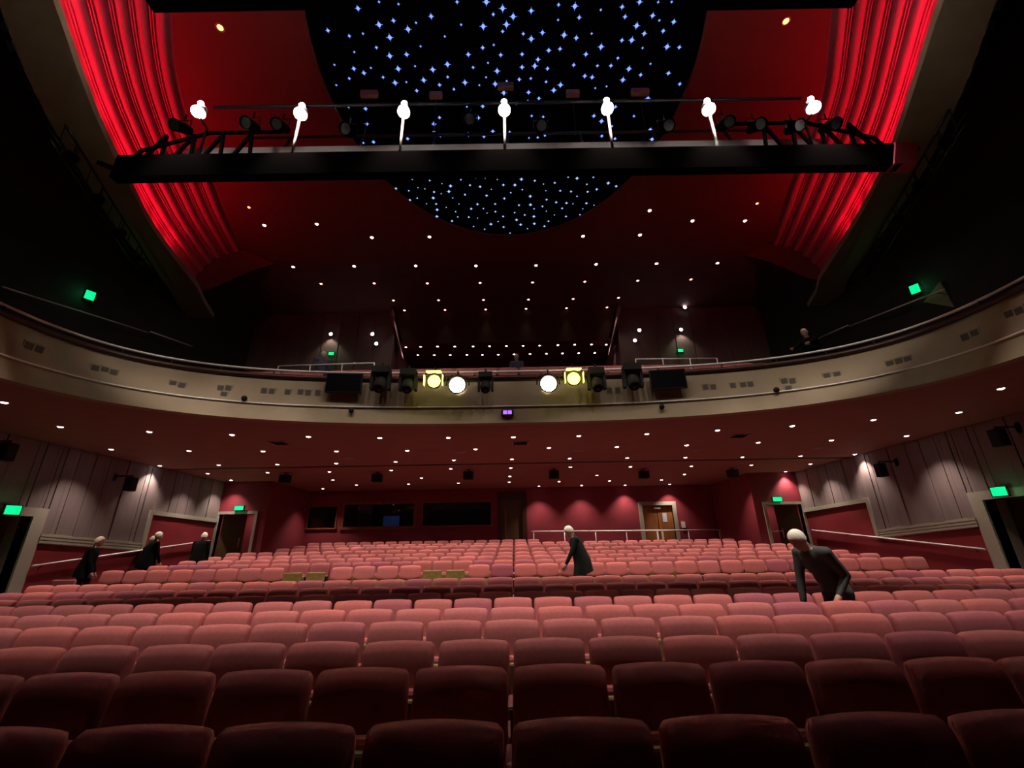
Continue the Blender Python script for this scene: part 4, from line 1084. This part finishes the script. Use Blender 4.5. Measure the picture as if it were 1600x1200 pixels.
# ================================================================== PEOPLE
def capsule(m, p, q, r0, r1, n=12, sx=1.0):
    p, q = Vector(p), Vector(q)
    m.tube([p.lerp(q, t) for t in (0, .33, .66, 1)], [r0 + (r1-r0)*t for t in (0, .33, .66, 1)], n)
    m.ellipsoid(p, r0, r0, r0, n, 8); m.ellipsoid(q, r1, r1, r1, n, 8)
def rotx(v, a, o):
    v = Vector(v)-Vector(o); c, s = math.cos(a), math.sin(a)
    return Vector((v.x, v.y*c - v.z*s, v.y*s + v.z*c)) + Vector(o)
def person(loc, rz, label, top, hair, H=1.72, lean=.0, nod=.0, arms=((.1,.0),(.1,.0)), stride=.12, coat=None, bulk=1.0, hands=True, group='people walking in the hall', holding=None):
    """front of the body faces local -Y; lean and nod tilt it forwards; arms = (swing forwards, bend) per side"""
    k = H/1.72; m = MB(); b = bulk
    pel = Vector((0,0,.95))
    UPb = lambda v: rotx(v, lean, pel)              # upper body tilt towards -Y
    # torso
    for (c, rx, ry, rz_) in (((0,.0,.97), .165*b, .125*b, .14), ((0,.0,1.12), .15*b, .115*b, .16), ((0,.01,1.28), .175*b, .125*b, .17), ((0,.015,1.38), .185*b, .115*b, .12)):
        m.ellipsoid(UPb(c), rx, ry, rz_, 16, 10, Matrix.Rotation(lean, 3, 'X'))
    capsule(m, UPb((0,.02,1.42)), UPb((0,-.005,1.53)), .065, .055)
    # shoulders and arms
    wr = []
    for sg, (sw, bend) in zip((-1, 1), arms):
        sh = UPb((sg*.185*b, .015, 1.42))
        el = sh + rotx((sg*.035, 0, -.29), -sw*-1, (0,0,0)) if False else sh + Vector((sg*.04, -math.sin(sw)*.29, -math.cos(sw)*.29))
        wa = el + Vector((-sg*.01, -math.sin(sw+bend)*.25, -math.cos(sw+bend)*.25))
        capsule(m, UPb((sg*.10, .015, 1.43)), sh, .07, .072*b); capsule(m, sh, el, .066*b, .05*b); capsule(m, el, wa, .05*b, .037*b)
        wr.append((wa, (wa-el).normalized(), sg))
    # legs
    for sg in (-1, 1):
        hip = Vector((sg*.09, 0, .92)); kn = Vector((sg*.10, -sg*stride*.5-.03, .50)); an = Vector((sg*.10, -sg*stride+.03, .085)); toe = an + Vector((0,-.17,-.045))
        capsule(m, hip, kn, .095*b, .065); capsule(m, kn, an, .06, .045); capsule(m, an + Vector((0,.03,-.03)), toe, .045, .036)
    # head
    nk = UPb((0,-.005,1.53)); ht = lean*.55 + nod
    R = Matrix.Rotation(ht, 3, 'X')
    hc = nk + R @ Vector((0,-.02,.105))
    m.ellipsoid(hc, .074, .095, .108, 18, 14, R); m.ellipsoid(hc + R @ Vector((0,-.035,-.06)), .052, .058, .055, 14, 10, R)
    m.ellipsoid(hc + R @ Vector((0,-.098,-.012)), .014, .02, .026, 8, 6, R)
    for sg in (-1, 1): m.ellipsoid(hc + R @ Vector((sg*.076,.008,-.012)), .012, .022, .032, 8, 6, R)
    me0 = m.mesh('tmp', M['skin']); to = bpy.data.objects.new('tmp', me0); COL.objects.link(to)
    rmod = to.modifiers.new('r', 'REMESH'); rmod.mode = 'VOXEL'; rmod.voxel_size = .0165; rmod.use_smooth_shade = True
    smo = to.modifiers.new('s', 'SMOOTH'); smo.iterations = 3; smo.factor = .5
    dg = bpy.context.evaluated_depsgraph_get()
    me = bpy.data.meshes.new_from_object(to.evaluated_get(dg)); bpy.data.objects.remove(to); bpy.data.meshes.remove(me0)
    me.name = 'person'
    me.materials.clear()
    for q in (M['skin'], top, M['trouser'], M['shoe']): me.materials.append(q)
    Ri = R.inverted(); mi = []
    for p in me.polygons:
        c = p.center; h = Ri @ (c-hc)
        if h.length < .16 and h.z > -.145 and not (h.z < -.10 and h.y > .03): q = 0
        elif c.z < .10: q = 3
        elif c.z < .93 and abs(c.x) < .20 and (c - Vector((0,0,.9))).length < 1.0 and min((c-w[0]).length for w in wr) > .12 and min((c-(w[0]-w[1]*.2)).length for w in wr) > .13: q = 2
        else: q = 1
        mi.append(q)
    me.polygons.foreach_set('material_index', mi)
    # hands: palm, four fingers and thumb, part of the same mesh
    hm = MB()
    for (wa, d, sg) in wr:
        if not hands: break
        side = Vector((1,0,0)); front = d.cross(side).normalized()
        pc = wa + d*.055
        hm.tube([wa - d*.01, wa + d*.03, wa + d*.085, wa + d*.10], [.026, .034, .036, .028], 10)
        for f in range(4):
            o = wa + d*.09 + front*(-.027 + f*.018); L = (.062, .072, .068, .052)[f]; curl = side*(-sg)
            hm.tube([o, o + d*L*.45 + curl*.006, o + d*L*.8 + curl*.02, o + d*L + curl*.034], [.0095, .009, .0082, .006], 8)
        o = wa + d*.035 - front*.028
        hm.tube([o, o + d*.03 - front*.02, o + d*.055 - front*.024, o + d*.072 - front*.018], [.012, .0105, .0095, .007], 8)
    bm = bmesh.new(); bm.from_mesh(me)
    if hm.v:
        hme = hm.mesh('h', M['skin']); bm.from_mesh(hme); bpy.data.meshes.remove(hme)
    for v in bm.verts: v.co *= k
    bm.to_mesh(me); bm.free()
    for p in me.polygons: p.use_smooth = True
    o = obj('person', me); o.location = loc; o.rotation_euler.z = rz
    # face details
    fm = MB()
    for sg in (-1, 1):
        fm = MB(); fm.ellipsoid((hc + R @ Vector((sg*.03,-.089,.012)))*k, .011, .007, .007, 8, 6); fm.build('eye', M['shoe'], o)
    fm = MB(); fm.ellipsoid((hc + R @ Vector((0,-.091,-.055)))*k, .024, .007, .006, 8, 6, R); fm.build('mouth', M['arm'], o)
    # hair: a shell over crown, back and sides
    hmB = MB(); n1, n2 = 20, 9; rows = []
    for j in range(n2):
        ph = PI*.62*j/(n2-1); r = []
        for i in range(n1+1):
            t = 2*PI*i/n1; fr = max(0, -math.sin(t))            # front
            pp = min(ph, PI*(.62 - .30*fr))
            jit = 1 + .03*math.sin(5*t + 3*pp) 
            r.append((hc + R @ Vector((.086*math.sin(pp)*math.cos(t)*jit, .004 + .106*math.sin(pp)*math.sin(t)*jit, .008 + .118*math.cos(pp))))*k)
        rows.append(r)
    hmB.grid(rows); hmB.grid([[p + (p - hc*k)*-.10 for p in r] for r in rows][::-1]); hmB.build('hair', hair, o)
    if coat:
        # open-bottomed coat from the shoulders down
        cm = MB(); rows = []
        zs = [1.47, 1.43, 1.36, 1.2, 1.05, .95, .85, coat]
        for z in zs:
            f_ = 0 if z > .95 else (0.95-z)
            wx = {1.47:.10,1.43:.185,1.36:.205}.get(z, .20 + .10*max(0, 1.2-z)*1.2); wy = {1.47:.085,1.43:.11,1.36:.14}.get(z, .145 + .12*max(0, 1.2-z)*1.2)
            r = []
            for i in range(21):
                t = 2*PI*i/20; fold = 1 + .03*math.sin(6*t)*min(1, f_*4)
                v = Vector((wx*b*math.cos(t)*fold, .012 + wy*b*math.sin(t)*fold, z))
                v = UPb(v) if z >= .95 else UPb((v.x, v.y, .95)) + Vector((0, .12*lean*0, z-.95))
                r.append(v*k)
            rows.append(r)
        cm.grid(rows); cm.grid([[Vector(p) + Vector((-p.x*.04, -p.y*.04, 0)) for p in r] for r in rows][::-1])
        cm.build('coat', top, o)
    tag(o, label, 'person', group)
    return o, [w[0]*k for w in wr]
def feet_at(x, y, Y, H, floor=None):
    """ground point for a head top seen at pixel x,y at distance Y"""
    p = atY(x, y, Y); return p
# man in a dark coat crossing in front of the tenth row, facing left
p = atY(906, 830, 10.75); person((p.x, 10.75, floor_z(10.8)), -PI/2, 'white-haired person in a long dark coat walking left between the middle rows', M['cloth_green'], M['hair_white'], 1.80, .30, .35, ((-.05,.05),(.42,.1)), .10, coat=.70, bulk=1.05)
# bending man at the right
p = atY(1302, 900, 6.17); o, w = person((p.x, 6.17, floor_z(6.17)), -PI/2 + .25, 'white-haired person in a grey jacket bending forward over a seat row at right', M['cloth_grey'], M['hair_white'], 1.88, .56, .38, ((.05,.1),(-.60,1.25)), .08, coat=None, bulk=1.02)
# left aisle
p = atX(147, 845, -10.9); person((-10.9, p.y, floor_z(p.y)), 2.1, 'fair-haired person in black climbing the left aisle nearest the exit door', M['cloth_black'], M['hair_grey'], 1.74, .12, .1, ((.15,.2),(.1,.2)), .2, coat=.78)
p = atX(243, 833, -10.75); person((-10.75, p.y, floor_z(p.y)), 2.6, 'white-haired person in black on the left aisle with back turned', M['cloth_black'], M['hair_white'], 1.76, .12, .0, ((.2,.2),(.1,.1)), .15, coat=.78)
q = atX(229, 838, -11.2); person((-11.2, q.y+.15, floor_z(q.y)), 2.2, 'person with greyish hair half hidden beside the white-haired one on the left aisle', M['cloth_black'], M['hair_grey'], 1.66, .12, .0, ((.2,.2),(.1,.1)), .15, coat=.78)
p = atY(320, 842, 14.7); person((p.x, 14.6, floor_z(14.6)), PI, 'white-haired person in black with back turned standing among the left seats', M['cloth_black'], M['hair_white'], 1.66, .06, .0, ((.05,.1),(.05,.1)), .08, coat=.72, bulk=1.12)
# balcony
p = atY(506, 550, 12.4); person((p.x, 12.4, p.z-1.70), PI+.4, 'person in a navy jacket standing on the balcony behind the left monitor', M['cloth_navy'], M['hair_grey'], 1.72, .05, .0, ((.05,.2),(.05,.2)), .08, bulk=1.05, group='people on the balcony')
p = atY(1252, 522, 11.0); person((p.x+.25, 11.0, p.z-1.62), -PI/2+.5, 'person in black leaning forward at the right balcony rail', M['cloth_black'], M['hair_white'], 1.74, .45, .0, ((.9,.3),(.9,.3)), .08, coat=.8, group='people on the balcony')
p = atY(807, 555, 14.0); person((p.x, 14.0, p.z-1.72), 0, 'dim distant person standing in the middle of the balcony', M['cloth_navy'], M['hair_grey'], 1.72, 0, 0, group='people on the balcony')
